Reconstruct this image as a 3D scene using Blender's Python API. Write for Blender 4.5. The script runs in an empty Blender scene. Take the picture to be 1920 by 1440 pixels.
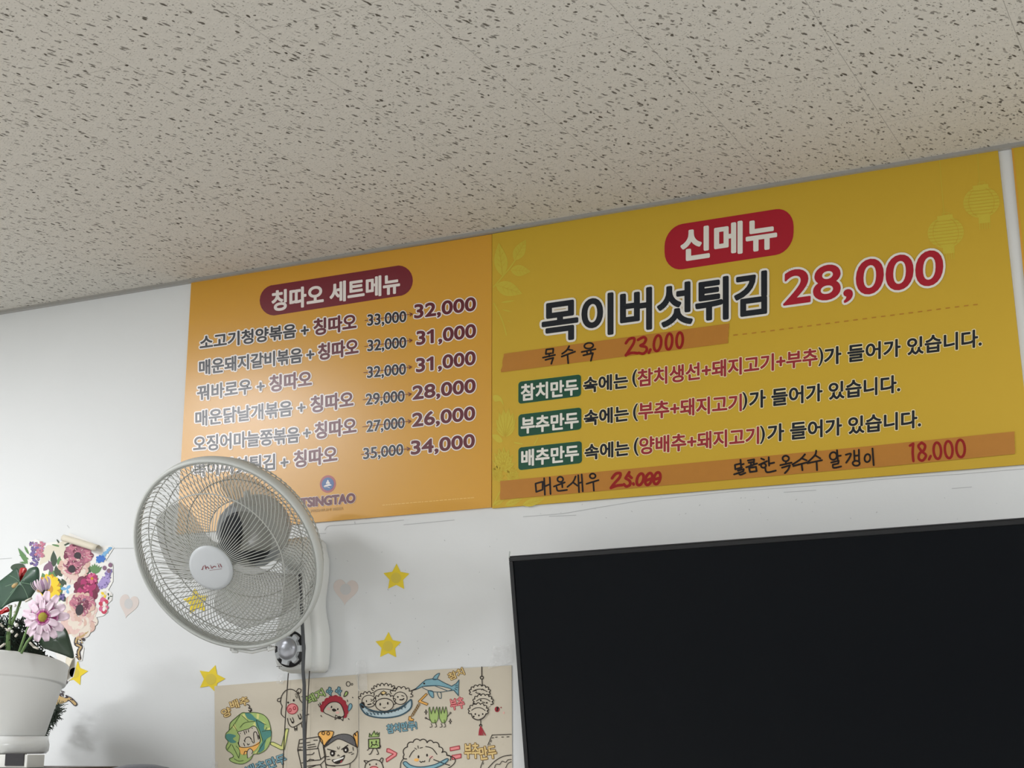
import bpy, math, random
import numpy as np
from mathutils import Vector, Matrix, geometry
random.seed(7)
S = bpy.context.scene
COL = S.collection

# ------------------------------------------------------------------ camera
F = 2800.0                                   # focal length in pixels of the 1920x1440 frame
M = np.array([[0.89231786, 0.45139514, -0.00335601],
              [-0.10733941, 0.20495551, -0.97286766],
              [-0.4384599, 0.86846743, 0.23133795]])   # rows: camera right, down, forward
CAM = np.array([0.0, -3.08, 1.2])
cd = bpy.data.cameras.new('camera'); cam = bpy.data.objects.new('camera', cd); COL.objects.link(cam)
cd.sensor_width = 36.0; cd.lens = F / 1920.0 * 36.0; cd.clip_start = 0.05
cam.matrix_world = Matrix(((M[0][0], -M[1][0], -M[2][0], CAM[0]), (M[0][1], -M[1][1], -M[2][1], CAM[1]),
                           (M[0][2], -M[1][2], -M[2][2], CAM[2]), (0, 0, 0, 1)))
S.camera = cam

# ------------------------------------------------------------------ world, lamps, exposure
W = bpy.data.worlds.new('world'); S.world = W; W.use_nodes = True
W.node_tree.nodes['Background'].inputs[0].default_value = (0.9, 0.95, 1, 1)
W.node_tree.nodes['Background'].inputs[1].default_value = 0.05
S.view_settings.view_transform = 'Standard'; S.view_settings.look = 'None'
S.view_settings.gamma = 1.0; S.view_settings.exposure = -0.27; S.view_settings.use_curve_mapping = False
ZC = 2.4106                                   # ceiling height above the board seam
def zc(x): return ZC - .0065 * (x + 1.6)      # the ceiling hangs a touch lower to the right
PANELS = [(-3.30, -1.38, 0.62, 0.62, 34.0), (-5.0, -3.0, 0.62, 0.62, 138.0), (-0.2, -2.5, 0.62, 0.62, 27.0), (-2.6, -4.2, 0.62, 0.62, 8.0),
          (1.7, -1.5, 0.62, 0.62, 62.0), (1.2, -4.0, 0.62, 0.62, 62.0)]  # first two inferred from sheen and shadows; the rest added for bounce fill
for i, (x, y, a, b, pw) in enumerate(PANELS):
    ld = bpy.data.lights.new('ceiling_panel_lamp', 'AREA'); ld.shape = 'RECTANGLE'; ld.size = a - .03; ld.size_y = b - .03
    ld.energy = pw; ld.color = (0.95, 0.963, 1.0)
    lo = bpy.data.objects.new('ceiling_panel_lamp', ld); COL.objects.link(lo); lo.location = (x, y, zc(x) - .020)

# ------------------------------------------------------------------ helpers
def P(px, py, y=0.0):
    """the point of the plane Y = y seen at photo pixel (px, py)"""
    d = M.T @ np.array([(px - 960) / F, (py - 720) / F, 1.0])
    return CAM + d * ((y - CAM[1]) / d[1])
def PL(px, py, o, n):
    d = M.T @ np.array([(px - 960) / F, (py - 720) / F, 1.0])
    return CAM + d * (np.dot(np.array(o) - CAM, n) / np.dot(d, n))
def unit(a):
    a = np.array(a, float); return a / np.linalg.norm(a)
def lin(c):
    return tuple((x / 12.92 if x <= .04045 else ((x + .055) / 1.055) ** 2.4) for x in [v / 255.0 for v in c[:3]]) + (1.0,)

MATS = {}
def mat(name, rgb, rough=.6, spec=.5, metal=0, noise=None, bump=None, transp=0, coat=0):
    if name in MATS: return MATS[name]
    m = bpy.data.materials.new(name); m.use_nodes = True; nt = m.node_tree; b = nt.nodes['Principled BSDF']
    b.inputs['Base Color'].default_value = lin(rgb); b.inputs['Roughness'].default_value = rough
    b.inputs['Specular IOR Level'].default_value = spec; b.inputs['Metallic'].default_value = metal
    if coat: b.inputs['Coat Weight'].default_value = coat; b.inputs['Coat Roughness'].default_value = .15
    tc = None
    if noise or bump:
        tc = nt.nodes.new('ShaderNodeTexCoord')
    if noise:                                  # (scale, amount): slight unevenness of the colour
        n = nt.nodes.new('ShaderNodeTexNoise'); n.inputs['Scale'].default_value = noise[0]; n.inputs['Detail'].default_value = 4
        nt.links.new(tc.outputs['Object'], n.inputs['Vector'])
        mx = nt.nodes.new('ShaderNodeMix'); mx.data_type = 'RGBA'; c = lin(rgb); a = noise[1]
        mx.inputs['A'].default_value = tuple(max(0, v * (1 - a)) for v in c[:3]) + (1,)
        mx.inputs['B'].default_value = tuple(min(1, v * (1 + a)) for v in c[:3]) + (1,)
        nt.links.new(n.outputs['Fac'], mx.inputs['Factor']); nt.links.new(mx.outputs['Result'], b.inputs['Base Color'])
    if bump:
        n = nt.nodes.new('ShaderNodeTexNoise'); n.inputs['Scale'].default_value = bump[0]; n.inputs['Detail'].default_value = 5
        nt.links.new(tc.outputs['Object'], n.inputs['Vector'])
        bp = nt.nodes.new('ShaderNodeBump'); bp.inputs['Strength'].default_value = bump[1]; bp.inputs['Distance'].default_value = bump[2]
        nt.links.new(n.outputs['Fac'], bp.inputs['Height']); nt.links.new(bp.outputs['Normal'], b.inputs['Normal'])
    if transp:
        t = nt.nodes.new('ShaderNodeBsdfTransparent'); ms = nt.nodes.new('ShaderNodeMixShader')
        ms.inputs[0].default_value = transp
        nt.links.new(b.outputs[0], ms.inputs[1]); nt.links.new(t.outputs[0], ms.inputs[2])
        nt.links.new(ms.outputs[0], nt.nodes['Material Output'].inputs['Surface'])
    MATS[name] = m
    return m

class MB:
    """collects shapes, builds ONE mesh object"""
    def __init__(s): s.v = []; s.f = []; s.mi = []; s.sm = []; s.mats = []
    def slot(s, m):
        if m not in s.mats: s.mats.append(m)
        return s.mats.index(m)
    def add(s, verts, faces, m, smooth=False):
        o = len(s.v); k = s.slot(m)
        s.v.extend([tuple(map(float, p)) for p in verts])
        for f in faces:
            s.f.append(tuple(i + o for i in f)); s.mi.append(k); s.sm.append(smooth)
    def box(s, lo, hi, m):
        (a, b, c), (d, e, g) = lo, hi
        s.add([(a, b, c), (d, b, c), (d, e, c), (a, e, c), (a, b, g), (d, b, g), (d, e, g), (a, e, g)],
              [(0, 3, 2, 1), (4, 5, 6, 7), (0, 1, 5, 4), (1, 2, 6, 5), (2, 3, 7, 6), (3, 0, 4, 7)], m)
    def prism(s, front, off, m, smooth=False):
        """closed slab: outline 'front' (world points) extruded by vector off"""
        n = len(front); fr = [np.array(p) for p in front]; bk = [p + np.array(off) for p in fr]
        tr = geometry.tessellate_polygon([[Vector(p) for p in fr]])
        fs = [tuple(t) for t in tr] + [tuple(i + n for i in reversed(t)) for t in tr]
        fs += [(i, i + n, (i + 1) % n + n, (i + 1) % n) for i in range(n)]
        s.add(fr + bk, fs, m, smooth)
    def tube(s, pts, r, m, seg=8, closed=False, caps=True, rs=None):
        pts = [np.array(p, float) for p in pts]; n = len(pts); vs = []; up = None
        for i, p in enumerate(pts):
            a = pts[i - 1] if (i or closed) else p; b = pts[(i + 1) % n] if (i < n - 1 or closed) else p
            t = unit(b - a)
            if up is None:
                up = np.cross(t, (0, 0, 1.0))
                if np.linalg.norm(up) < 1e-3: up = np.cross(t, (1.0, 0, 0))
            up = unit(up - np.dot(up, t) * t); w = np.cross(t, up); rr = rs[i] if rs else r
            for k in range(seg):
                q = 2 * math.pi * k / seg; vs.append(p + rr * (math.cos(q) * up + math.sin(q) * w))
        fs = []
        for i in range(n if closed else n - 1):
            j = (i + 1) % n
            for k in range(seg):
                l = (k + 1) % seg; fs.append((i * seg + k, i * seg + l, j * seg + l, j * seg + k))
        if caps and not closed:
            fs.append(tuple(reversed(range(seg)))); fs.append(tuple((n - 1) * seg + k for k in range(seg)))
        s.add(vs, fs, m, True)
    def lathe(s, prof, o, fr, m, seg=48, closed=False, smooth=True):
        e1, e2, e3 = fr; vs = []; n = len(prof); o = np.array(o)
        for r, z in prof:
            for k in range(seg):
                q = 2 * math.pi * k / seg; vs.append(o + r * (math.cos(q) * e1 + math.sin(q) * e2) + z * e3)
        fs = []
        for i in range(n if closed else n - 1):
            j = (i + 1) % n
            for k in range(seg):
                l = (k + 1) % seg; fs.append((i * seg + k, i * seg + l, j * seg + l, j * seg + k))
        if not closed:
            if prof[0][0] > 1e-6: fs.append(tuple(reversed(range(seg))))
            if prof[-1][0] > 1e-6: fs.append(tuple((n - 1) * seg + k for k in range(seg)))
        s.add(vs, fs, m, smooth)
    def loft(s, rings, m, smooth=True):
        n = len(rings[0]); vs = [p for r in rings for p in r]; fs = []
        for i in range(len(rings) - 1):
            for k in range(n):
                l = (k + 1) % n; fs.append((i * n + k, i * n + l, (i + 1) * n + l, (i + 1) * n + k))
        fs.append(tuple(reversed(range(n)))); fs.append(tuple((len(rings) - 1) * n + k for k in range(n)))
        s.add(vs, fs, m, smooth)
    def sheet(s, grid, off, m, smooth=True):
        """thin closed shell over a grid of points, thickness vector off (or per-point list)"""
        R_, C_ = len(grid), len(grid[0]); n = R_ * C_
        A = [np.array(p) for r in grid for p in r]; B = [p + np.array(off) for p in A]; fs = []
        for i in range(R_ - 1):
            for j in range(C_ - 1):
                a, b, c, d = i * C_ + j, i * C_ + j + 1, (i + 1) * C_ + j + 1, (i + 1) * C_ + j
                fs.append((a, b, c, d)); fs.append((d + n, c + n, b + n, a + n))
        edge = [j for j in range(C_)] + [i * C_ + C_ - 1 for i in range(1, R_)] + [(R_ - 1) * C_ + j for j in range(C_ - 2, -1, -1)] + [i * C_ for i in range(R_ - 2, 0, -1)]
        for k in range(len(edge)):
            a, b = edge[k], edge[(k + 1) % len(edge)]; fs.append((b, a, a + n, b + n))
        s.add(A + B, fs, m, smooth)
    def build(s, name, parent=None, label=None, bevel=0):
        me = bpy.data.meshes.new(name); L = np.array(org(parent))
        me.from_pydata([tuple(np.array(p) - L) for p in s.v], [], s.f)
        for m in s.mats: me.materials.append(m)
        me.polygons.foreach_set('material_index', s.mi); me.polygons.foreach_set('use_smooth', s.sm); me.update()
        o = bpy.data.objects.new(name, me); COL.objects.link(o)
        if parent is not None: o.parent = parent
        if label: o['label'] = label
        if bevel:
            b = o.modifiers.new('bevel', 'BEVEL'); b.width = bevel; b.segments = 3; b.limit_method = 'ANGLE'; b.angle_limit = .6
        return o
def org(p):
    v = np.zeros(3)
    while p is not None: v = v + np.array(p.location); p = p.parent
    return v
def thing(name, loc, label, cat, group=None):
    o = bpy.data.objects.new(name, None); COL.objects.link(o); o.location = tuple(loc); o.empty_display_size = .05
    return tag(o, label, cat, group)
def tag(o, label, cat, group=None):
    o['label'] = label; o['category'] = cat
    if group: o['group'] = group
    return o
def struct(o): o['kind'] = 'structure'; return o

# ---- flat printed / drawn shapes, given in photo pixels and laid on a plane of the room
def crop(ox, oy, s): return lambda pts: [(ox + x / s, oy + y / s) for x, y in pts]
def cat_(pts, closed=False, n=5):
    if len(pts) < 3: return pts
    P_ = [np.array(p, float) for p in pts]; N = len(P_); out = []
    for i in range(N if closed else N - 1):
        p0 = P_[i - 1] if (i or closed) else P_[0]; p1 = P_[i]; p2 = P_[(i + 1) % N]
        p3 = P_[(i + 2) % N] if (i + 2 < N or closed) else P_[-1]
        for k in range(n):
            t = k / n
            out.append(tuple(.5 * (2 * p1 + (p2 - p0) * t + (2 * p0 - 5 * p1 + 4 * p2 - p3) * t * t + (3 * p1 - p0 - 3 * p2 + p3) * t ** 3)))
    if not closed: out.append(tuple(P_[-1]))
    return out
def ell(cx, cy, rx, ry, rot=0, n=28, a0=0, a1=360):
    c, s_ = math.cos(math.radians(rot)), math.sin(math.radians(rot)); o = []
    full = abs(a1 - a0) >= 360
    for k in range(n if full else n + 1):
        q = math.radians(a0 + (a1 - a0) * k / n); x, y = rx * math.cos(q), ry * math.sin(q)
        o.append((cx + c * x - s_ * y, cy + s_ * x + c * y))
    return o
LAY = 0.0003
class Art:
    """prints on the plane Y = y0 (or a given plane); layer lifts towards the room"""
    def __init__(s, y0=-.001, plane=None): s.mb = MB(); s.y0 = y0; s.pl = plane; s.c = 0
    def T(s, p, layer):
        if s.pl: return PL(p[0], p[1], np.array(s.pl[0]) + np.array(s.pl[1]) * LAY * layer, np.array(s.pl[1]))
        return P(p[0], p[1], s.y0 - LAY * layer)
    def fill(s, pts, m, layer=1):
        tr = geometry.tessellate_polygon([[Vector((x, -y, 0)) for x, y in pts]])
        s.c = s.c % 60 + 1; layer = layer + s.c * .0135
        s.mb.add([s.T(p, layer) for p in pts], [tuple(t) for t in tr], m)
    def stroke(s, pts, w, m, layer=2, closed=False, cap=True):
        n = len(pts); h = w / 2.0; vs = []; fs = []
        seq = [np.array(p, float) for p in pts]
        for i in range(n if closed else n - 1):
            a, b = seq[i], seq[(i + 1) % n]; d = b - a; L = np.hypot(*d)
            if L < 1e-6: continue
            d = d / L; nn = np.array([-d[1], d[0]]) * h; o = len(vs)
            vs += [a + nn, b + nn, b - nn, a - nn]; fs.append((o, o + 1, o + 2, o + 3))
        for i in range(n):
            if not closed and i in (0, n - 1) and not cap: continue
            if (0 < i < n - 1) or closed:
                a, b, c = seq[i - 1], seq[i], seq[(i + 1) % n]; u, v = b - a, c - b
                lu, lv = np.hypot(*u), np.hypot(*v)
                if lu > 1e-6 and lv > 1e-6 and np.dot(u, v) / lu / lv > .985: continue
            o = len(vs); vs += [seq[i] + h * np.array([math.cos(2 * math.pi * k / 8 + .2), math.sin(2 * math.pi * k / 8 + .2)]) for k in range(8)]
            fs.append(tuple(range(o, o + 8)))
        lv = [layer] * len(vs)                  # every piece a hair above the last, so none coincide
        for f in fs:
            s.c = s.c % 60 + 1
            for i in f: lv[i] = layer + s.c * .0135
        s.mb.add([s.T(p, l) for p, l in zip(vs, lv)], fs, m)
    def text(s, body, BL, BR, hL, hR, m, out=None, bw=0, ow=0, layer=3, ybox=None, perp=False, lean=0.0):
        V, T_, E_ = glyphs(body)
        x0, x1 = V[:, 0].min(), V[:, 0].max(); y0, y1 = ybox if ybox else (V[:, 1].min(), V[:, 1].max())
        BL, BR = np.array(BL, float), np.array(BR, float)
        up = np.array([lean, -1.0])
        if perp: d = unit(BR - BL); up = np.array([d[1], -d[0]])
        u = (V[:, 0] - x0) / (x1 - x0); v = (V[:, 1] - y0) / (y1 - y0); h = hL + (hR - hL) * u
        px = BL[None] + (BR - BL)[None] * u[:, None] + up[None] * (v * h)[:, None]
        s.mb.add([s.T(p, layer) for p in px], T_, m)
        for i, ch in enumerate(body):
            if ch == '1':
                xr = glyphs(body[:i + 1])[0][:, 0].max() - .05
                fl = []
                for xx, yy in ((xr, .64), (xr - .10, .585), (xr - .19, .53)):
                    u_ = (xx - x0) / (x1 - x0); v_ = (yy - y0) / (y1 - y0); b_ = BL + (BR - BL) * u_; fl.append(tuple(b_ + up * v_ * (hL + (hR - hL) * u_)))
                s.stroke(fl, bw + .1 * hL, m, layer)
                if out is not None: s.stroke(fl, bw + .1 * hL + 2 * ow, out, layer - 1)
        for lp in E_:
            pts = [tuple(px[i]) for i in lp]
            if bw: s.stroke(pts, bw, m, layer, closed=True)
            if out is not None: s.stroke(pts, bw + 2 * ow, out, layer - 1, closed=True)
    def build(s, name, parent, label=None): return s.mb.build(name, parent, label)
_G = {}
_tc = bpy.data.curves.new('lettering', 'FONT'); _to = bpy.data.objects.new('lettering', _tc); COL.objects.link(_to)
_tc.resolution_u = 5
def glyphs(body):
    if body in _G: return _G[body]
    _tc.body = body; dg = bpy.context.evaluated_depsgraph_get(); dg.update()
    me = bpy.data.meshes.new_from_object(_to.evaluated_get(dg))
    V = np.array([(v.co.x, v.co.y) for v in me.vertices]); T_ = [tuple(p.vertices) for p in me.polygons]
    # weld, then walk the border edges into loops
    key = {}; idx = []
    for x, y in V: idx.append(key.setdefault((round(x, 5), round(y, 5)), len(key)))
    V2 = np.zeros((len(key), 2))
    for (x, y), k in zip(V, idx): V2[k] = (x, y)
    T2 = [tuple(idx[i] for i in t) for t in T_]; T2 = [t for t in T2 if len(set(t)) == len(t)]
    cnt = {}
    for t in T2:
        for a, b in zip(t, t[1:] + t[:1]): cnt.setdefault((min(a, b), max(a, b)), []).append((a, b))
    nxt = {}
    for k, l in cnt.items():
        if len(l) == 1: nxt.setdefault(l[0][0], []).append(l[0][1])
    loops = []
    while nxt:
        a = next(iter(nxt)); lp = [a]; c = a
        while c in nxt:
            b = nxt[c].pop()
            if not nxt[c]: del nxt[c]
            if b == a: break
            lp.append(b); c = b
        if len(lp) > 2: loops.append(lp)
    bpy.data.meshes.remove(me)
    _G[body] = (V2, T2, loops)
    return _G[body]

# ------------------------------------------------------------------ materials
m_wall = mat('white_painted_wall', (228, 230, 229), .55, .3, noise=(6, .02), bump=(90, .12, .002))
m_roomwall = mat('room_wall_paint', (226, 227, 226), .7)
m_floor = mat('floor_tiles', (204, 203, 200), .5, noise=(3, .06))
m_trim = mat('grey_metal_trim', (160, 158, 152), .45, .5)
m_edge = mat('board_edge', (190, 170, 120), .6)
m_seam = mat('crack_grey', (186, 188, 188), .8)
m_or = mat('orange_print', (216, 158, 44), .30, .7)
m_ye = mat('yellow_print', (206, 169, 48), .5, .35)
m_yl = mat('pale_yellow_print', (206, 186, 60), .5, .35)
m_yd = mat('brown_dash_print', (186, 130, 40), .5, .35)
m_nav = mat('navy_print', (14, 20, 30), .30, .7)
m_mar = mat('maroon_print', (98, 12, 32), .30, .7)
m_badge = mat('dark_red_print', (118, 18, 38), .30, .7)
m_wh = mat('white_print', (244, 236, 230), .30, .7)
m_wh2 = mat('white_matte_print', (236, 232, 222), .5, .35)
m_nav2 = mat('navy_matte_print', (20, 26, 34), .5, .35)
m_red2 = mat('red_matte_print', (172, 22, 42), .5, .35)
m_red3 = mat('brick_red_print', (156, 44, 52), .5, .35)
m_cream = mat('cream_outline_print', (240, 222, 170), .5, .35)
m_grn = mat('dark_green_print', (24, 78, 56), .5, .35)
m_tape = mat('orange_tape', (202, 136, 52), .42, .4, transp=.2, noise=(60, .05))
m_ink = mat('black_marker', (20, 10, 8), .5, .3)
m_redink = mat('red_marker', (150, 22, 16), .5, .3)

# ------------------------------------------------------------------ the room
def slab(name, lo, hi, m):
    b = MB(); b.box(lo, hi, m); return struct(b.build(name))
slab('wall_back', (-6.6, 0, 0), (3.2, .12, ZC + .1), m_wall)
slab('wall_left', (-6.72, -6.1, 0), (-6.6, .12, ZC + .1), m_roomwall)
slab('wall_right', (3.2, -6.1, 0), (3.32, .12, ZC + .1), m_roomwall)
slab('wall_front', (-6.6, -6.22, 0), (3.2, -6.1, ZC + .1), m_roomwall)
slab('floor', (-6.6, -6.1, -.1), (3.2, 0, 0), m_floor)

def ceiling_mat():
    m = bpy.data.materials.new('fissured_ceiling_tile'); m.use_nodes = True; nt = m.node_tree; N = nt.nodes; L = nt.links
    b = N['Principled BSDF']; b.inputs['Roughness'].default_value = .9; b.inputs['Specular IOR Level'].default_value = .15
    tc = N.new('ShaderNodeTexCoord')
    def math_(op, a, b_=None, c=None):
        n = N.new('ShaderNodeMath'); n.operation = op
        for i, q in enumerate((a, b_, c)):
            if q is None: continue
            if isinstance(q, (int, float)): n.inputs[i].default_value = q
            else: L.new(q, n.inputs[i])
        return n.outputs[0]
    def flecks(ang, sx, sy, dens, rad, seed, wob):
        mp = N.new('ShaderNodeMapping'); mp.inputs['Rotation'].default_value = (0, 0, math.radians(-ang)); mp.inputs['Location'].default_value = (seed, seed * .7, 0)
        L.new(tc.outputs['Object'], mp.inputs['Vector'])
        nz = N.new('ShaderNodeTexNoise'); nz.inputs['Scale'].default_value = 55; nz.inputs['Detail'].default_value = 2
        L.new(mp.outputs[0], nz.inputs['Vector'])
        sub = N.new('ShaderNodeVectorMath'); sub.operation = 'SUBTRACT'; sub.inputs[1].default_value = (.5, .5, .5); L.new(nz.outputs['Color'], sub.inputs[0])
        sc = N.new('ShaderNodeVectorMath'); sc.operation = 'SCALE'; sc.inputs['Scale'].default_value = wob; L.new(sub.outputs[0], sc.inputs[0])
        ad = N.new('ShaderNodeVectorMath'); L.new(mp.outputs[0], ad.inputs[0]); L.new(sc.outputs[0], ad.inputs[1])
        ml = N.new('ShaderNodeVectorMath'); ml.operation = 'MULTIPLY'; ml.inputs[1].default_value = (sx, sy, 0); L.new(ad.outputs[0], ml.inputs[0])
        vo = N.new('ShaderNodeTexVoronoi'); vo.voronoi_dimensions = '2D'; vo.inputs['Scale'].default_value = 1; L.new(ml.outputs[0], vo.inputs['Vector'])
        sp = N.new('ShaderNodeSeparateColor'); L.new(vo.outputs['Color'], sp.inputs[0])
        on = math_('GREATER_THAN', sp.outputs[0], 1 - dens)
        r = math_('MULTIPLY', math_('ADD', math_('MULTIPLY', sp.outputs[1], .75), .35), rad)
        edge = math_('DIVIDE', math_('SUBTRACT', r, vo.outputs['Distance']), rad * .35)
        cl = N.new('ShaderNodeClamp'); L.new(edge, cl.inputs[0])
        return math_('MULTIPLY', math_('MULTIPLY', cl.outputs[0], on), math_('ADD', math_('MULTIPLY', sp.outputs[2], .6), .4))
    f = flecks(72, 25, 84, .35, .25, 3.1, .010)
    f = math_('MAXIMUM', f, flecks(56, 36, 92, .25, .25, 7.7, .011))
    f = math_('MAXIMUM', f, flecks(96, 40, 80, .26, .26, 11.3, .009))
    f = math_('MAXIMUM', f, flecks(28, 60, 70, .16, .25, 1.9, .008))
    f = math_('MAXIMUM', f, math_('MULTIPLY', flecks(60, 170, 230, .42, .25, 5.5, .003), .8))
    sx = N.new('ShaderNodeSeparateXYZ'); L.new(tc.outputs['Object'], sx.inputs[0])
    u = math_('DIVIDE', math_('ADD', sx.outputs[0], 1.480), .2965)
    fu = math_('ABSOLUTE', math_('SUBTRACT', math_('FRACT', math_('ADD', u, .5 + 40)), .5))
    lx = math_('LESS_THAN', fu, .0022)
    par = math_('MULTIPLY', math_('FLOORED_MODULO', math_('FLOOR', u), 2), .5)
    vv = math_('ADD', math_('DIVIDE', math_('ADD', sx.outputs[1], .54), .593), par)
    fv = math_('ABSOLUTE', math_('SUBTRACT', math_('FRACT', math_('ADD', vv, .5 + 40)), .5))
    ly = math_('LESS_THAN', fv, .0010)
    seam = math_('MULTIPLY', math_('MAXIMUM', lx, ly), .42)
    f2 = math_('MAXIMUM', f, seam)
    mx = N.new('ShaderNodeMix'); mx.data_type = 'RGBA'; L.new(f2, mx.inputs['Factor'])
    mx.inputs['A'].default_value = lin((216, 212, 202)); mx.inputs['B'].default_value = lin((84, 78, 68))  # dark colour paints in the shade inside the fissures; seams use it too
    nz = N.new('ShaderNodeTexNoise'); nz.inputs['Scale'].default_value = 160; nz.inputs['Detail'].default_value = 4; L.new(tc.outputs['Object'], nz.inputs['Vector'])
    mm = N.new('ShaderNodeMix'); mm.data_type = 'RGBA'; mm.blend_type = 'MULTIPLY'; mm.inputs['Factor'].default_value = .22
    L.new(mx.outputs['Result'], mm.inputs['A']); L.new(nz.outputs['Fac'], mm.inputs['B']); L.new(mm.outputs['Result'], b.inputs['Base Color'])
    bp = N.new('ShaderNodeBump'); bp.inputs['Strength'].default_value = .5; bp.inputs['Distance'].default_value = .002
    L.new(math_('SUBTRACT', 1, f2), bp.inputs['Height']); L.new(bp.outputs['Normal'], b.inputs['Normal'])
    return m
def hung(name, y0, y1, d0, d1, m):
    b = MB(); b.box((-6.6, y0, 0), (3.2, y1, 1), m); b.v = [(x, y, zc(x) + (d1 if z > .5 else d0)) for x, y, z in b.v]; return struct(b.build(name))
hung('ceiling', -6.1, 0, 0, .1, ceiling_mat())
hung('trim_1', -.016, 0, -.0075, 0, m_trim)

# hairline cracks and old paint edges belong to the wall
a = Art(-.0002)
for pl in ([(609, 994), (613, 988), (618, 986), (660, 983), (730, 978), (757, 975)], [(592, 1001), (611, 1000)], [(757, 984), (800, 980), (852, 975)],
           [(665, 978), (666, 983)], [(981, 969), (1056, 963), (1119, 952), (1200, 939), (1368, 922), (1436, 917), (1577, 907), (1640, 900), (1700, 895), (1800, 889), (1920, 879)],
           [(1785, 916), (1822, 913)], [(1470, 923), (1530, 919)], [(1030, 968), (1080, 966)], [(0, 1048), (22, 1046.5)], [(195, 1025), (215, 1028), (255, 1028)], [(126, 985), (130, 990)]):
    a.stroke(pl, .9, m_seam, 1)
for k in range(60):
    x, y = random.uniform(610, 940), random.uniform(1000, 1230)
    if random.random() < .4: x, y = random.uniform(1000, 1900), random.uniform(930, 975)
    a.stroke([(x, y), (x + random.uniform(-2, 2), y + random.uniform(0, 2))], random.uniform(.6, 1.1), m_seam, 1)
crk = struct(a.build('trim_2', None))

# ceiling lights (their lamps stand at the top of this file)
m_frame = mat('white_lamp_frame', (235, 235, 235), .5); m_diff = mat('opal_diffuser', (245, 245, 245), .5)
for x, y, a_, b_, pw in PANELS:
    where = {-3.30: 'left of the wall fan, nearest the menu wall', -0.2: 'added for fill in the middle of the room', -2.6: 'added for fill in the rear left of the room', -5.0: 'in the far left corner of the room', 1.7: 'added for fill by the right wall near the menus', 1.2: 'added for fill in the rear right of the room'}[x]
    Z = zc(x) - .0035
    r = thing('ceiling_light', (x, y, Z), 'flat square white ceiling light panel ' + where, 'ceiling light', 'flat ceiling light panels')
    mb = MB(); h = a_ / 2
    for lo, hi in (((x - h - .02, y - h - .02), (x + h + .02, y - h)), ((x - h - .02, y + h), (x + h + .02, y + h + .02)), ((x - h - .02, y - h), (x - h, y + h)), ((x + h, y - h), (x + h + .02, y + h))):
        mb.box(lo + (Z - .014,), hi + (Z - .0005,), m_frame)
    mb.build('frame', r)
    mb = MB(); mb.box((x - h, y - h, Z - .008), (x + h, y + h, Z - .001), m_diff); mb.build('diffuser', r)

# ------------------------------------------------------------------ menu boards
def quad_px(mb, pts, y_front, thick, m):
    fr = [P(x, y, y_front) for x, y in pts]; mb.prism(fr, (0, thick, 0), m)
def rrect(TL, TR, BR, BL, rx, ry, n=7):
    """rounded quadrilateral in pixels"""
    TL, TR, BR, BL = map(lambda q: np.array(q, float), (TL, TR, BR, BL)); out = []
    w = np.linalg.norm(TR - TL); h = np.linalg.norm(BL - TL)
    def at(u, v): return TL * (1 - u) * (1 - v) + TR * u * (1 - v) + BR * u * v + BL * (1 - u) * v
    a, b = rx / w, ry / h
    for cx, cy, s0 in ((1 - a, b, -90), (1 - a, 1 - b, 0), (a, 1 - b, 90), (a, b, 180)):
        for k in range(n + 1):
            q = math.radians(s0 + 90 * k / n); out.append(tuple(at(cx + a * math.cos(q), cy + b * math.sin(q))))
    return out

YB = -.005
B1 = thing('menu_board', P(640, 981), 'orange set menu board with six priced lines, hung left of the yellow board', 'menu board', 'menu boards under the ceiling')
mb = MB(); quad_px(mb, [(358.5, 529.8), (922, 439), (921, 951.3), (331.5, 1001.5)], YB, .0045, m_or); mb.build('panel', B1)
k1 = crop(330, 430, 3.2)
a = Art(YB); c0, c1 = (590, 425), (1333, 309); pts = []
for q in range(13): an = math.radians(90 + 180 * q / 12); pts.append((c0[0] + 88 * math.cos(an) - 2 * math.sin(an), c0[1] + 92 * math.sin(an)))
for q in range(13): an = math.radians(-90 + 180 * q / 12); pts.append((c1[0] + 88 * math.cos(an) - 2 * math.sin(an), c1[1] + 92 * math.sin(an)))
a.fill(k1(pts), m_badge, 1); hb = a.build('heading_badge', B1, 'dark red rounded badge')
a = Art(YB); BL, BR = k1([(577, 492), (1340, 379)]); a.text('칭따오 세트메뉴', BL, BR, 37, 36, m_wh, bw=2.6, layer=3); a.build('heading_lettering', hb, 'white heading lettering')
ROWS = [('소고기청양볶음', (145, 722), (718, 648), 82, (772, 607), (828, 636), (1080, 600), 95, '33,000', (1150, 577), (1380, 553), (1132, 547), (1418, 508), '32,000', (1432, 532), (1797, 484)),
        ('매운돼지갈비볶음', (140, 874), (755, 797), 86, (805, 752), (855, 785), (1092, 750), 95, '32,000', (1150, 730), (1380, 708), (1130, 703), (1415, 665), '31,000', (1445, 692), (1797, 645)),
        ('꿔바로우', (128, 1028), (450, 985), 88, (507, 943), (563, 975), (812, 942), 95, '32,000', (1148, 890), (1378, 868), (1125, 860), (1412, 825), '31,000', (1443, 855), (1795, 808)),
        ('매운닭날개볶음', (118, 1182), (695, 1117), 90, (752, 1070), (810, 1100), (1062, 1065), 95, '29,000', (1140, 1052), (1370, 1030), (1120, 1022), (1410, 987), '28,000', (1422, 1020), (1795, 975)),
        ('오징어마늘쫑볶음', (105, 1335), (738, 1277), 92, (785, 1222), (835, 1258), (1080, 1225), 97, '27,000', (1145, 1215), (1370, 1190), (1118, 1185), (1408, 1150), '26,000', (1420, 1183), (1792, 1140)),
        ('목이버섯튀김', (102, 1486), (592, 1440), 92, (650, 1399), (710, 1430), (965, 1395), 97, '35,000', (1125, 1378), (1362, 1350), (1110, 1350), (1402, 1315), '34,000', (1412, 1350), (1790, 1305))]
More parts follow.
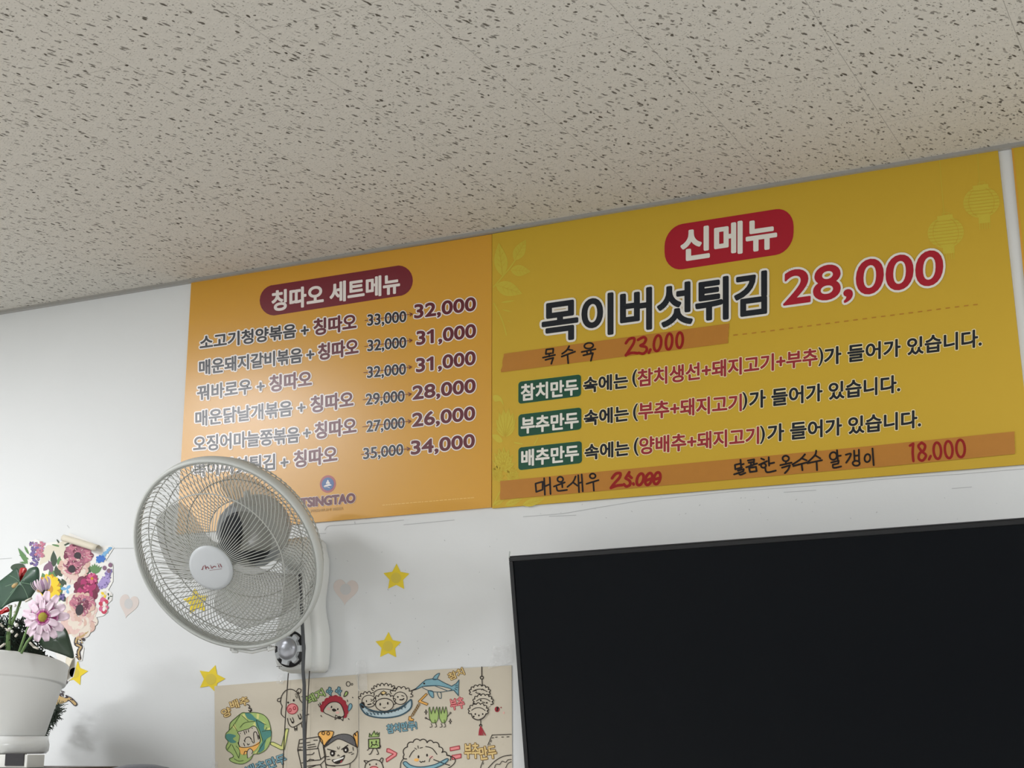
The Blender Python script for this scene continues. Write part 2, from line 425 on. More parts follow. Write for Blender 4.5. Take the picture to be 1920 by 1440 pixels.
for d, b0, b1, h, pl, c0, c1, hc, old, o0, o1, s0, s1, new, n0, n1 in ROWS:
    a = Art(YB); q = k1([b0, b1, pl, c0, c1, o0, o1, s0, s1, n0, n1]); s = 1 / 3.2
    a.text(d, q[0], q[1], h * s, h * s, m_nav, m_wh, 1.7, 2.2)
    x, y = q[2]
    for p0, p1 in (((x - 7, y + 1), (x + 7.6, y - 1.1)), ((x, y - 8), (x, y + 8))):
        a.stroke([p0, p1], 4.0, m_nav, 3, cap=False); a.stroke([p0, p1], 7.4, m_wh, 2)
    a.text('칭따오', q[3], q[4], hc * s, hc * s, m_mar, m_wh, 2.2, 2.2)
    ml = a.build('menu_line', B1)
    a = Art(YB); a.text(old, q[5], q[6], 20, 19.5, m_nav, m_wh, 1.3, 1.4, ybox=(0, .69))
    e = np.array(q[8]); g = np.array(q[7]); dd = unit(e - g)
    a.stroke([g, e], 1.0, m_mar, 5, cap=False); nn = np.array([-dd[1], dd[0]])
    a.stroke([e - dd * 5 + nn * 3, e, e - dd * 5 - nn * 3], 1.4, m_mar, 5)
    a.build('old_price', ml, 'crossed out black old price')
    a = Art(YB); a.text(new, q[9], q[10], 24.2, 24, m_mar, m_wh, 2.2, 2.0, ybox=(0, .69)); a.build('new_price', ml, 'maroon new price')
# beer emblem
m_ebl = mat('emblem_blue', (44, 92, 150), .30, .7); m_ered = mat('emblem_red', (168, 70, 76), .30, .7); m_gold = mat('faint_gold_print', (198, 150, 62), .30, .7); m_fine = mat('pale_fine_print', (246, 208, 120), .30, .7)
kl = crop(550, 870, 5.3333); a = Art(YB)
a.fill(kl(ell(345, 200, 80, 88, 12)), m_ered, 1); a.fill(kl(ell(345, 200, 60, 66, 12)), m_ebl, 2)
a.fill(kl([(345, 155), (358, 178), (332, 180)]), m_wh, 3); a.fill(kl([(330, 182), (361, 180), (368, 196), (324, 198)]), m_wh, 3)
a.fill(kl(cat_([(303, 222), (335, 205), (360, 200), (384, 212), (355, 218), (330, 222)], True)), m_wh, 3); a.stroke(kl(cat_([(310, 230), (340, 228), (362, 238)])), 1, m_wh, 3)
lg = a.build('beer_emblem', B1, 'round red and blue pagoda emblem')
a = Art(YB); q = kl([(75, 432), (615, 382)]); a.text('TSINGTAO', q[0], q[1], 16, 16.5, m_mar, m_wh, 2.7, .7, ybox=(0, .69))
q = kl([(172, 482), (497, 455)]); a.text('PREMIUM BEER', q[0], q[1], 4.6, 4.6, m_gold, None, .6, 0)
x = 890.0
while x < 1815:
    w = random.uniform(14, 40); y = 412 - (x - 890) * .0832; q = kl([(x, y), (min(x + w, 1815), y - w * .0832)]); a.stroke(q, 1.0, m_fine, 1, cap=False); x += w + random.uniform(5, 11)
a.build('beer_lettering', B1)

B2 = thing('menu_board', P(1420, 912), 'wide yellow new menu board with lantern print, above the black screen', 'menu board', 'menu boards under the ceiling')
mb = MB(); quad_px(mb, [(922.6, 438.6), (1870.5, 279), (1935, 869.5), (922.6, 953)], YB - .0008, .0052, m_ye)
mb.build('panel', B2)
Y2 = YB - .0008
k2, k3, k4, k5 = crop(900, 280, 3.42857), crop(1400, 260, 3.6923), crop(900, 580, 3.2), crop(1380, 560, 3.5556)
a = Art(Y2); a.fill(rrect((1246, 425), (1488, 387), (1488, 473), (1246, 510), 34, 37), m_red2, 2); hb = a.build('heading_badge', B2, 'red rounded badge')
a = Art(Y2); a.text('신메뉴', (1278, 490), (1455, 463.5), 58, 57, m_wh2, bw=4.4, layer=4); a.build('heading_lettering', hb, 'white heading lettering')
a = Art(Y2); a.text('목이버섯튀김', (1018, 642), (1436, 587), 73, 78, m_nav2, m_wh2, 4.9, 4.0, layer=5); a.build('dish_title', B2, 'large black dish title')
a = Art(Y2); a.text('28,000', (1470, 571.5), (1766, 530.5), 62, 62.5, m_red2, m_wh2, 3.6, 4.2, layer=5, ybox=(0, .69), lean=.03); a.build('price', B2, 'large red price')
a = Art(Y2); cl = [(977, 681), (1362, 630), (1408, 625), (1828, 571)]; x = 977.0
def yl(x): return float(np.interp(x, [c[0] for c in cl], [c[1] for c in cl]))
while x < 1825: a.stroke([(x, yl(x)), (x + 8.5, yl(x + 8.5))], 2.2, m_yd, 2, cap=False); x += 17.3
a.build('dashed_line', B2)
DESC = [([(230, 435), (606, 390), (606, 520), (230, 568)], '참치만두', (248, 549), (587, 511), [(622, 501), (885, 470)], [(1186, 694, 726)], '참치생선+돼지고기+부추', (1196, 725), (1532, 684), [(1535, 652, 686)], (1546, 684.5), (1840, 649.5)),
        ([(230, 632), (608, 588), (608, 720), (230, 766)], '부추만두', (248, 746), (589, 710), [(625, 699), (890, 667)], [(1187.5, 758, 790)], '부추+돼지고기', (1197.5, 787), (1390, 770), [(1392.5, 736, 768)], (1405.5, 766), (1687, 735)),
        ([(230, 830), (610, 790), (612, 922), (230, 966)], '배추만두', (250, 942), (591, 907), [(630, 904), (893, 874)], [(1189, 822, 855)], '양배추+돼지고기', (1199.5, 852), (1422.5, 831.5), [(1425.5, 799, 832)], (1439.6, 828.5), (1726, 801))]
for tg, nm, t0, t1, sk, po, ing, i0, i1, pc, g0, g1 in DESC:
    a = Art(Y2)
    q = k4(sk); a.text('속에는', q[0], q[1], 28, 28, m_nav2, m_cream, 2.0, 1.7)
    for ch, (x, y0, y1) in (('(', po[0]), (')', pc[0])): a.text(ch, (x, y1), (x + 8, y1 - 1), y1 - y0, y1 - y0, m_nav2, m_cream, 1.3, 1.5)
    a.text(ing, i0, i1, 31, 31, m_red3, m_cream, 2.0, 1.6)
    a.text('가 들어가 있습니다.', g0, g1, 31.5, 32, m_nav2, m_cream, 2.0, 1.7)
    ln = a.build('filling_line', B2)
    a = Art(Y2); r_ = rrect(*k4(tg), 6, 6); a.stroke(r_, 1.6, m_yl, 1, closed=True); a.fill(r_, m_grn, 2)
    q = k4([t0, t1]); a.text(nm, q[0], q[1], 30, 29.5, m_wh2, bw=2.0, layer=4); a.build('name_tag', ln, 'dark green tag with white lettering')
# pale prints
def leafpx(a, p0, p1, w, m, vein, layer=1, vm=None):
    p0, p1 = np.array(p0, float), np.array(p1, float); d = p1 - p0; n = np.array([-d[1], d[0]]); L = []
    for t in np.linspace(0, 1, 9): L.append(p0 + d * t + n * w * math.sin(math.pi * t ** .8))
    for t in np.linspace(1, 0, 9)[1:-1]: L.append(p0 + d * t - n * w * math.sin(math.pi * t ** .8))
    a.fill([tuple(q) for q in L], m, layer)
    if vein:
        a.stroke([tuple(p0 + d * .05), tuple(p0 + d * .92)], vein, vm or m_ye, layer + 1, cap=False)
        for t in (.25, .42, .58, .74):
            for sg in (1, -1): a.stroke([tuple(p0 + d * t), tuple(p0 + d * (t + .14) + n * sg * w * .7 * math.sin(math.pi * t ** .8))], vein * .8, vm or m_ye, layer + 1, cap=False)
a = Art(Y2)
for p0, p1, w in (((145, 815), (120, 600), .2), ((220, 715), (295, 580), .24), ((195, 775), (325, 785), .28), ((100, 870), (272, 928), .26), ((135, 985), (225, 972), .07), ((140, 1030), (208, 1045), .06), ((175, 1100), (205, 1112), .06)):
    q = k2([p0, p1]); leafpx(a, q[0], q[1], w, m_yl, .6 if w > .1 else 0)
a.stroke(k2(cat_([(88, 885), (130, 835), (190, 765), (235, 700)])), 2.6, m_yl, 1); a.stroke(k2(cat_([(90, 990), (125, 1060), (150, 1120), (170, 1195)])), 2.2, m_yl, 1)
a.build('leaf_print', B2, 'pale yellow leaf sprig print')
for cx, cy, tx in ((1378, 650, 1335), (1625, 440, 1597)):
    a = Art(Y2); top = 100 + (1597 - tx) * .14 if tx < 1597 else 100
    a.stroke(k3([(tx, 140 if tx < 1500 else 98), (cx - 12, cy - 125)]), 1.0, m_yl, 1)
    body = rrect((cx - 125, cy - 62), (cx + 122, cy - 92), (cx + 122, cy + 62), (cx - 120, cy + 95), 78, 74); body = [((x - cx) * 1.0 + cx, y) for x, y in body]
    a.fill(k3(ell(cx, cy, 126, 108, -8)), m_yl, 1); a.fill(k3([(cx - 62, cy - 112), (cx + 45, cy - 128), (cx + 52, cy - 95), (cx - 55, cy - 80)]), m_yl, 1); a.fill(k3([(cx - 20, cy + 98), (cx + 60, cy + 88), (cx + 62, cy + 140), (cx - 18, cy + 148)]), m_yl, 1)
    a.stroke(k3(ell(cx, cy - 130, 26, 10, -8)), .9, m_yl, 1, closed=True)
    for j in range(8):
        yy = -82 + j * 23; hw = 126 * math.sqrt(max(0, 1 - (yy / 112.0) ** 2)) - 4; a.stroke(k3([(cx - hw, cy + yy + hw * .11), (cx + hw, cy + yy - hw * .11)]), 1.0, m_ye, 2, cap=False)
    for sg in (-1, 1): a.stroke(k3(ell(cx, cy, 88, 104, -8, 14, -60 if sg > 0 else 120, 60 if sg > 0 else 240)), .9, m_ye, 2, cap=False)
    for j in range(5): a.stroke(k3([(cx - 12 + j * 17, cy + 148 - j * 2), (cx - 10 + j * 17, cy + 190 - j * 2)]), 1.1, m_yl, 1, cap=False)
    a.build('lantern_print', B2, 'pale yellow paper lantern print')
kf = crop(920, 700, 5.54); a = Art(Y2)
a.fill(kf(cat_([(25, 235), (70, 225), (115, 260), (135, 335), (100, 290), (40, 290)], True)), m_yl, 1)
for an, ln in ((-150, 120), (-130, 150), (-112, 170), (-95, 180), (-78, 185), (-60, 180), (-45, 160), (-30, 130)):
    c = (150, 660); t = math.radians(an); q = kf([c, (c[0] + ln * math.cos(t), c[1] + 1.65 * ln * math.sin(t))]); leafpx(a, q[0], q[1], .14, m_yl, 0)
    a.stroke([q[0], q[1]], .5, m_ye, 2, cap=False)
a.build('peony_print', B2, 'pale yellow peony print'); a = Art(Y2); a.fill(kf(cat_([(15, 640), (80, 640), (125, 700), (90, 720), (40, 690)], True)), m_yl, 1)
for cx, cy, r0 in ((130, 950, 190), (60, 1050, 120), (230, 1060, 120)):
    for an in range(-175, 10, 22):
        t = math.radians(an); q = kf([(cx, cy + 60), (max(16, cx + r0 * .75 * math.cos(t)), cy + 60 + 1.3 * r0 * math.sin(t))]); leafpx(a, q[0], q[1], .15, m_yl, .45)
a.build('peony_print', B2, 'pale yellow peony print'); a = Art(Y2); a.stroke(kf([(455, 735), (490, 670)]), 2, m_yl, 1); a.stroke(kf([(250, 720), (330, 735)]), 2.5, m_yl, 1)
for x0, x1 in ((30, 150), (150, 330), (330, 560)):
    a.build('peony_print', B2, 'pale yellow peony print'); a = Art(Y2); q = kf([(x0, 1370), (x1, 1300)]); leafpx(a, q[0], q[1], .16, m_yl, .5)
a.stroke(kf([(25, 1375), (95, 1230)]), 2, m_yl, 1); a.build('peony_print', B2, 'pale yellow peony print')

B3 = thing('menu_board', P(2120, 900), 'yellow board with orange edge cut off by the right frame edge', 'menu board', 'menu boards under the ceiling')
mb = MB(); quad_px(mb, [(1898.4, 274.5), (2500, 170), (2500, 822), (1955, 868)], YB, .0045, m_ye); mb.build('panel', B3)
a = Art(YB); a.fill([(1896.2, 275), (1899.5, 274.2), (1958, 868), (1953, 868)], m_or, 1); a.build('edge_band', B3, 'orange edge band')

# masking tape with handwriting
def sub(pts, n=4): return cat_(pts, False, n)
def tape(name, quad, y, label, ragged=0):
    pts = [quad[0], quad[1], quad[2], quad[3]]; L = []
    for t in np.linspace(0, 1, 12)[:-1]: L.append(tuple(np.array(pts[0]) * (1 - t) + np.array(pts[1]) * t))
    for t in np.linspace(0, 1, 9)[:-1]: L.append(tuple(np.array(pts[1]) * (1 - t) + np.array(pts[2]) * t + np.array([random.uniform(-ragged, ragged), 0]) * .6))
    for t in np.linspace(0, 1, 12)[:-1]: L.append(tuple(np.array(pts[2]) * (1 - t) + np.array(pts[3]) * t))
    for t in np.linspace(0, 1, 9)[:-1]: L.append(tuple(np.array(pts[3]) * (1 - t) + np.array(pts[0]) * t + np.array([random.uniform(-ragged, ragged), 0])))
    mb = MB(); mb.prism([P(px, py, y) for px, py in L], (0, .00015, 0), m_tape); o = mb.build(name)
    return tag(o, label, 'tape', 'orange tape strips on the yellow board')
YT = Y2 - .0014
t1 = tape('tape_strip', [(944.7, 663.4), (1367, 606.6), (1365, 643.4), (939, 698)], YT, 'orange tape strip handwritten 23,000 under the large black title', 1.2)
t2 = tape('tape_strip', [(938, 902), (1683, 831.5), (1684, 872), (938, 937)], YT, 'long orange tape strip handwritten 25.000 along the yellow board bottom', .8)
t3 = tape('tape_strip', [(1640, 835.5), (1902, 809), (1903, 851), (1641, 876.5)], YT - .0004, 'short orange tape strip handwritten 18,000 at the lower right', .5)
def hand(parent, name, k, w, m, strokes, y):
    a = Art(y); w *= 1.5
    for st in strokes:
        if st[0] == 'e': a.stroke(k(ell(*st[1:])), w, m, 1, closed=True)
        else: a.stroke(k(sub(st)) if len(st) > 2 else k(st), w, m, 1)
    a.build(name, parent)
h1, h2, h3, h4 = crop(1000, 610, 6.4), crop(990, 870, 7.1111), crop(1360, 830, 6.4), crop(1680, 800, 8)
hand(t1, 'black_handwriting', h1, 2.2, m_ink, [[(157, 290), (152, 318), (150, 345)], [(150, 345), (215, 335)], [(160, 290), (240, 280)], [(240, 280), (235, 335)], [(190, 340), (192, 375)], [(115, 388), (260, 355)], [(145, 415), (240, 390)], [(240, 390), (228, 420), (215, 462)],
     [(430, 250), (400, 300), (345, 342)], [(415, 290), (470, 300)], [(340, 375), (500, 315)], [(410, 350), (418, 455)],
     ('e', 665, 245, 54, 34, -8), [(580, 320), (745, 285)], [(640, 310), (650, 345)], [(688, 300), (692, 335)], [(600, 360), (715, 333)], [(715, 333), (690, 425)]], YT)
hand(t1, 'red_handwriting', h1, 3.4, m_redink, [[(1110, 215), (1150, 165), (1208, 155), (1205, 210), (1150, 300), (1110, 362)], [(1110, 355), (1180, 330), (1250, 335)], [(1255, 175), (1320, 142), (1350, 165), (1330, 215), (1285, 245), (1350, 260), (1360, 300), (1320, 340), (1265, 330)], [(1405, 290), (1385, 330)],
     ('e', 1490, 215, 43, 95, 8), ('e', 1628, 195, 38, 95, 5), ('e', 1755, 178, 38, 92, 3)], YT)
hand(t2, 'black_handwriting', h2, 2.2, m_ink, [[(100, 262), (110, 372)], [(110, 372), (195, 342)], [(195, 342), (195, 235)], [(195, 235), (100, 262)], [(215, 190), (225, 410)], [(290, 180), (300, 400)], [(220, 300), (290, 270)], ('e', 430, 205, 38, 35), [(345, 300), (490, 245)], [(455, 270), (458, 310)], [(380, 310), (395, 355), (450, 355), (520, 345)],
     [(635, 165), (600, 240), (525, 305)], [(600, 245), (660, 290)], [(670, 150), (680, 375)], [(715, 140), (730, 365)], [(672, 260), (720, 240)], ('e', 862, 160, 38, 32), [(780, 265), (940, 215)], [(870, 240), (878, 355)]], YT)
hand(t2, 'red_handwriting', h2, 3.6, m_redink, [[(1120, 190), (1170, 130), (1230, 125), (1220, 180), (1150, 260), (1105, 320)], [(1105, 318), (1180, 290), (1260, 280)], [(1350, 110), (1300, 190)], [(1330, 140), (1380, 185)], [(1300, 190), (1355, 225), (1360, 275), (1310, 300), (1280, 270)], [(1403, 260), (1408, 272)],
     ('e', 1495, 205, 42, 80, 18), ('e', 1610, 200, 42, 82, 18), [(1575, 220), (1640, 195)], ('e', 1720, 190, 42, 80, 15), [(1680, 208), (1760, 185)]], YT)
hand(t2, 'black_handwriting', h3, 2.3, m_ink, [[(115, 268), (120, 320)], [(120, 320), (200, 295)], [(120, 265), (185, 250)], [(182, 205), (190, 310)], [(190, 265), (220, 255)], [(150, 335), (220, 317)], [(220, 317), (215, 345)], [(105, 380), (215, 345)], [(160, 358), (180, 385), (240, 362)],
     [(270, 215), (345, 200)], [(345, 200), (340, 262)], [(280, 240), (340, 232)], [(305, 240), (310, 280)], [(250, 295), (380, 250)], [(285, 302), (295, 352)], [(295, 352), (375, 342)], [(375, 342), (368, 290)], [(368, 290), (285, 302)],
     [(430, 190), (465, 205)], [(405, 265), (500, 222)], ('e', 457, 275, 30, 26), [(520, 175), (525, 275)], [(525, 252), (585, 240)], [(478, 305), (500, 355), (605, 335)],
     ('e', 725, 190, 38, 33), [(725, 225), (728, 258)], [(660, 270), (795, 240)], [(680, 300), (775, 272)], [(775, 272), (755, 320), (715, 365)],
     [(955, 140), (900, 200), (805, 262)], [(915, 188), (975, 212)], [(815, 280), (975, 238)], [(915, 258), (925, 330)],
     [(1090, 95), (1075, 150), (985, 238)], [(1075, 150), (1140, 190)], [(985, 247), (1160, 210)], [(1095, 228), (1100, 330)],
     ('e', 1295, 160, 42, 46, 15), [(1340, 90), (1350, 215)], [(1345, 162), (1385, 155)], [(1270, 238), (1360, 217)], [(1360, 217), (1355, 250)], [(1355, 250), (1290, 264)], [(1290, 264), (1300, 302), (1390, 285)],
     [(1445, 145), (1505, 132), (1490, 180), (1450, 240)], [(1545, 95), (1550, 212)], [(1602, 85), (1605, 215)], [(1550, 158), (1600, 152)], ('e', 1570, 247, 42, 30), ('e', 1705, 185, 34, 48, 10), [(1765, 70), (1780, 270)]], YT - .0005)
hand(t3, 'red_handwriting', h4, 3.3, m_redink, [[(208, 285), (258, 255)], [(258, 255), (250, 390), (262, 515)], [(385, 240), (335, 290), (385, 368), (450, 430), (400, 508), (342, 480), (352, 405), (420, 350), (435, 280), (385, 240)], [(520, 440), (495, 490)], ('e', 620, 360, 56, 122, -4), ('e', 790, 345, 58, 128, -4), ('e', 968, 327, 64, 130, -3)], YT - .0004)
#@@MORE
# ------------------------------------------------------------------ paper stars and hearts on the wall
m_star = mat('yellow_paper', (238, 212, 66), .75, .2, noise=(40, .05)); m_dot = mat('glue_dot_yellow', (222, 200, 84), .75, .2)
m_heart = mat('peach_paper', (226, 215, 208), .8, .2); m_hdot = mat('glue_dot_grey', (212, 211, 209), .8, .2)
def star(cx, cy, R, rot, label, yy=-.0006):
    pts = []
    for k in range(10):
        r = R if k % 2 == 0 else R * .52; q = math.radians(-90 + rot + 36 * k); pts.append((cx + r * math.cos(q), cy + 1.02 * r * math.sin(q)))
    mb = MB(); mb.prism([P(x, y, yy - .0006) for x, y in pts], (0, .0005, 0), m_star)
    o = mb.build('paper_star'); tag(o, label, 'paper star', 'yellow paper stars on the white wall')
    a = Art(yy - .0006); a.fill(ell(cx - .5, cy + .5, R * .37, R * .39), m_dot, 1); a.build('glue_dot', o)
star(743, 1083, 25.5, 1, 'yellow paper star right of the faded peach heart, upper of two')
star(728, 1211, 25.5, 1, 'yellow paper star just above the kraft drawing sheets')
star(396, 1273, 26.5, 17, 'yellow paper star at the top left corner of the kraft drawings')
star(368, 1128, 25, -8, 'yellow paper star seen through the wire grille of the fan')
star(140, 1261, 25, 12, 'yellow paper star half hidden by the white flower pot')
def heart(cx, cy, w, h, rot, label):
    pts = []
    for k in range(36):
        t = 2 * math.pi * k / 36; x = 16 * math.sin(t) ** 3 / 16 * w / 2; y = -(13 * math.cos(t) - 5 * math.cos(2 * t) - 2 * math.cos(3 * t) - math.cos(4 * t)) / 15 * h / 2
        c, s_ = math.cos(math.radians(rot)), math.sin(math.radians(rot)); pts.append((cx + c * x - s_ * y, cy + s_ * x + c * y))
    mb = MB(); mb.prism([P(x, y, -.0009) for x, y in pts], (0, .0005, 0), m_heart)
    o = mb.build('paper_heart'); tag(o, label, 'paper heart', 'faded paper hearts on the white wall')
    a = Art(-.0009); a.fill(ell(cx, cy - 2, w * .22, h * .21), m_hdot, 1); a.build('glue_dot', o)
heart(648, 1107, 47, 50, 4, 'faded peach paper heart right of the fan')
heart(241, 1134, 36, 46, 12, 'faded cream paper heart between the flowers and the fan')

# ------------------------------------------------------------------ kraft drawing sheets
m_kraft = mat('kraft_paper', (212, 203, 184), .8, .2, noise=(14, .04), bump=(18, .25, .004)); m_pen = mat('drawing_pen', (48, 42, 38), .7, .2)
m_pbr = mat('brown_pen', (128, 96, 44), .7, .2); m_pgr = mat('green_crayon', (172, 196, 122), .8, .1, noise=(220, .08)); m_pte = mat('teal_crayon', (92, 146, 136), .8, .1, noise=(220, .08))
m_ply = mat('lime_crayon', (222, 222, 142), .8, .1); m_por = mat('orange_crayon', (250, 190, 106), .8, .1); m_ppk = mat('pink_crayon', (238, 148, 148), .8, .1)
m_prd = mat('red_crayon', (172, 62, 72), .8, .1); m_pbl = mat('blue_crayon', (136, 178, 188), .8, .1, noise=(220, .08)); m_pye = mat('amber_crayon', (232, 204, 142), .8, .1)
m_bsk = mat('pale_blue_crayon', (190, 208, 212), .8, .1); m_pgy = mat('graphite', (108, 106, 106), .7, .2, noise=(300, .25)); m_bl = mat('blush_crayon', (236, 188, 176), .8, .1); m_dgn = mat('dark_green_pen', (74, 92, 56), .7, .2); m_dbl = mat('steel_blue_pen', (66, 92, 104), .7, .2)
def paper(name, pts, label):
    fr = []
    for i in range(4):
        p0, p1 = np.array(pts[i], float), np.array(pts[(i + 1) % 4], float)
        for t in np.linspace(0, 1, 8)[:-1]: fr.append(tuple(p0 + (p1 - p0) * t))
    mb = MB(); mb.prism([P(x, y, -.0022) for x, y in fr], (0, .0008, 0), m_kraft); o = mb.build(name)
    return tag(o, label, 'drawing', 'kraft paper sheets with marker drawings')
S1 = paper('drawing_sheet', [(402, 1286.5), (671.6, 1265), (673.4, 1580), (405, 1580)], 'kraft paper sheet with cabbage and pig drawings below the fan')
S2 = paper('drawing_sheet', [(672.8, 1264), (959.2, 1247.5), (961, 1580), (674.6, 1580)], 'kraft paper sheet with dumpling basket and dolphin drawings beside the screen')
YS = -.0022
m_fold = mat('kraft_fold', (196, 187, 168), .8, .2)
a = Art(YS)
for q in ([(541, 1277), (540, 1350), (537, 1440), (536, 1500)], [(583, 1274), (582.5, 1350), (581, 1440)], [(545, 1276), (543, 1350)]): a.stroke(q, 1.1, m_fold, .3)
a.build('fold_line', S1)
kA, kB, kC, kD = crop(400, 1260, 8), crop(510, 1270, 8.4706), crop(670, 1250, 7.5789), crop(780, 1240, 7.2)
class Draw(Art):
    def __init__(s, k, y=YS): super().__init__(y); s.k = k
    def l(s, pts, w=1.3, m=None, smooth=True, closed=False, layer=4): s.stroke(cat_(s.k(pts), closed, 4) if smooth and len(pts) > 2 else s.k(pts), w, m or m_pen, layer, closed=closed)
    def f(s, pts, m, layer=1, smooth=True, w=0, pen=None):
        q = cat_(s.k(pts), True, 4) if smooth else s.k(pts); s.fill(q, m, layer)
        if w: s.stroke(q, w, pen or m_pen, 4, closed=True)
    def o(s, cx, cy, rx, ry, rot=0, m=None, w=1.2, layer=2, pen=None):
        q = s.k(ell(cx, cy, rx, ry, rot, 20))
        if m: s.fill(q, m, layer)
        if w: s.stroke(q, w, pen or m_pen, layer + 2, closed=True)
    def scal(s, pts, b, w=1.3, m=None, layer=4, closed=False):
        """scalloped edge along a path, bumps of height b pointing left of the path"""
        out = []; n = len(pts)
        for i in range(n if closed else n - 1):
            p, q = np.array(pts[i], float), np.array(pts[(i + 1) % n], float); d = q - p; nn = np.array([d[1], -d[0]]) / np.linalg.norm(d)
            for t in np.linspace(0, 1, 7)[:-1]: out.append(tuple(p + d * t + nn * b * math.sin(math.pi * t) ** .7))
        if not closed: out.append(tuple(pts[-1]))
        s.stroke(s.k(out), w, m or m_pen, layer, closed=closed); return out
    def t(s, body, BL, BR, h, m, pen, bw=.7, ow=1.0):
        q = s.k([BL, BR]); sc = np.hypot(q[1][0] - q[0][0], q[1][1] - q[0][1]) / np.hypot(BR[0] - BL[0], BR[1] - BL[1]); s.text(body, q[0], q[1], h * sc, h * sc, m, pen, bw, ow, layer=4, perp=True)
# cabbage with a tiger
d = Draw(kA)
d.f([(430, 612), (330, 690), (250, 770), (235, 870), (190, 920), (182, 990), (220, 1040), (192, 1110), (200, 1170), (270, 1220), (300, 1270), (240, 1300), (270, 1345), (380, 1378), (470, 1370), (560, 1310), (605, 1235), (690, 1225), (790, 1165), (850, 1060), (870, 950), (855, 820), (815, 705), (730, 630), (600, 605), (500, 612)], m_pgr, 1, w=1.1, pen=m_dgn)
d.f([(478, 618), (560, 625), (640, 700), (760, 770), (760, 860), (870, 880), (862, 960), (800, 1005), (770, 1090), (760, 1160), (680, 1210), (700, 1100), (735, 1030), (700, 900), (640, 800), (620, 740), (520, 700)], m_pte, 2)
d.f([(182, 960), (230, 925), (340, 955), (290, 1000), (345, 1050), (270, 1065), (215, 1025)], m_pte, 2)
for q in ([(425, 650), (465, 620), (515, 725)], [(275, 815), (325, 775), (358, 885)], [(630, 745), (590, 790), (645, 820)], [(650, 625), (690, 630), (680, 710), (650, 700)], [(850, 830), (785, 862), (850, 866)], [(700, 730), (770, 760), (790, 790)], [(600, 1230), (690, 1150), (650, 1225)]): d.f(q, m_ply, 2, smooth=False)
d.f([(365, 905), (430, 880), (530, 850), (590, 815), (645, 835), (690, 960), (690, 1060), (560, 1120), (420, 1130), (380, 1080), (395, 960)], m_kraft, 3, w=1.1)
d.f([(392, 1125), (500, 1130), (600, 1100), (690, 1045), (670, 1120), (600, 1190), (560, 1150), (515, 1170), (500, 1220), (465, 1240), (410, 1225)], m_por, 3)
d.f([(515, 1290), (510, 1190), (560, 1150), (595, 1190), (580, 1250)], m_kraft, 4); d.l([(515, 1290), (508, 1195), (550, 1148), (590, 1185), (575, 1230)]); d.l([(460, 1240), (470, 1195), (500, 1190), (505, 1225)])
for q in ([(400, 918), (405, 922)], [(580, 840), (585, 845)], [(460, 890), (475, 935)], [(490, 880), (497, 915)], [(525, 868), (530, 900)], [(462, 1025), (475, 1050)], [(555, 995), (575, 1015)], [(455, 1070), (470, 1110)], [(575, 1030), (600, 1065)], [(510, 1075), (520, 1095), (540, 1080)], [(370, 1060), (395, 1120)], [(675, 950), (690, 1000)], [(615, 1060), (605, 920), (645, 905), (675, 1010)], [(470, 1030), (490, 985), (540, 975), (565, 1000)]): d.l(q, 1.5)
for q in ([(300, 790), (360, 890)], [(425, 650), (520, 735)], [(400, 830), (470, 760), (620, 738)], [(240, 870), (300, 800), (400, 640)], [(640, 720), (700, 900), (740, 1040)], [(640, 720), (790, 790)], [(280, 1090), (380, 1290)], [(380, 1290), (395, 1180), (340, 1110)], [(205, 1170), (265, 1080)], [(310, 1300), (380, 1335), (450, 1325)], [(800, 830), (780, 870)], [(730, 890), (860, 870)], [(650, 1220), (780, 1020)]): d.l(q, .9, m_dgn)
d.f([(855, 1050), (900, 1050), (1020, 1110), (1085, 850), (1130, 850), (1065, 1165), (1010, 1165), (860, 1090)], m_ply, 1, smooth=False, w=1.1, pen=m_dgn)
d.build('cabbage_drawing', S1, 'green cabbage with a tiger inside')
d = Draw(kA); d.t('양', (155, 690), (280, 640), 125, m_pye, m_pbr); d.t('배추', (275, 560), (540, 475), 120, m_pye, m_pbr)
d.l([(510, 485), (545, 510), (530, 545), (565, 545), (555, 585)], 1.6); d.l([(530, 575), (555, 595), (575, 570)], 1.8); d.build('cabbage_lettering', S1)
d = Draw(kA); d.t('배추만두', (520, 1560), (1110, 1360), 150, m_pbl, m_dbl); d.build('blue_lettering', S1)
# pig
d = Draw(kB)
d.l([(200, 640), (150, 590), (145, 520), (160, 460), (135, 400), (150, 300), (210, 215), (290, 188), (365, 215), (425, 290), (440, 355), (495, 430), (500, 560), (500, 680), (400, 760), (320, 790), (265, 740), (245, 650)], 1.4)
d.l([(150, 325), (95, 340), (85, 375), (120, 385), (140, 350)]); d.l([(385, 225), (420, 180), (460, 195), (450, 240), (410, 265)]); d.o(415, 240, 10, 14, 20, m_pen, 0)
d.o(322, 500, 86, 82, -20, m_ppk, 1.3, pen=m_prd); d.o(285, 520, 18, 28, 10, None, 1.3, pen=m_prd); d.o(355, 488, 18, 26, 10, None, 1.3, pen=m_prd)
d.o(255, 400, 14, 16, 0, m_pen, 0); d.o(345, 365, 15, 20, 0, m_pen, 0); d.l([(370, 290), (395, 335)], .9); d.l([(365, 270), (390, 265), (410, 325)], .9)
for x, y in ((310, 640), (430, 580)):
    d.l([(x - 20, y + 15), (x + 10, y + 85), (x + 35, y + 60), (x + 15, y)], 1.4); d.o(x + 15, y + 75, 14, 14, 0, m_pen, 0)
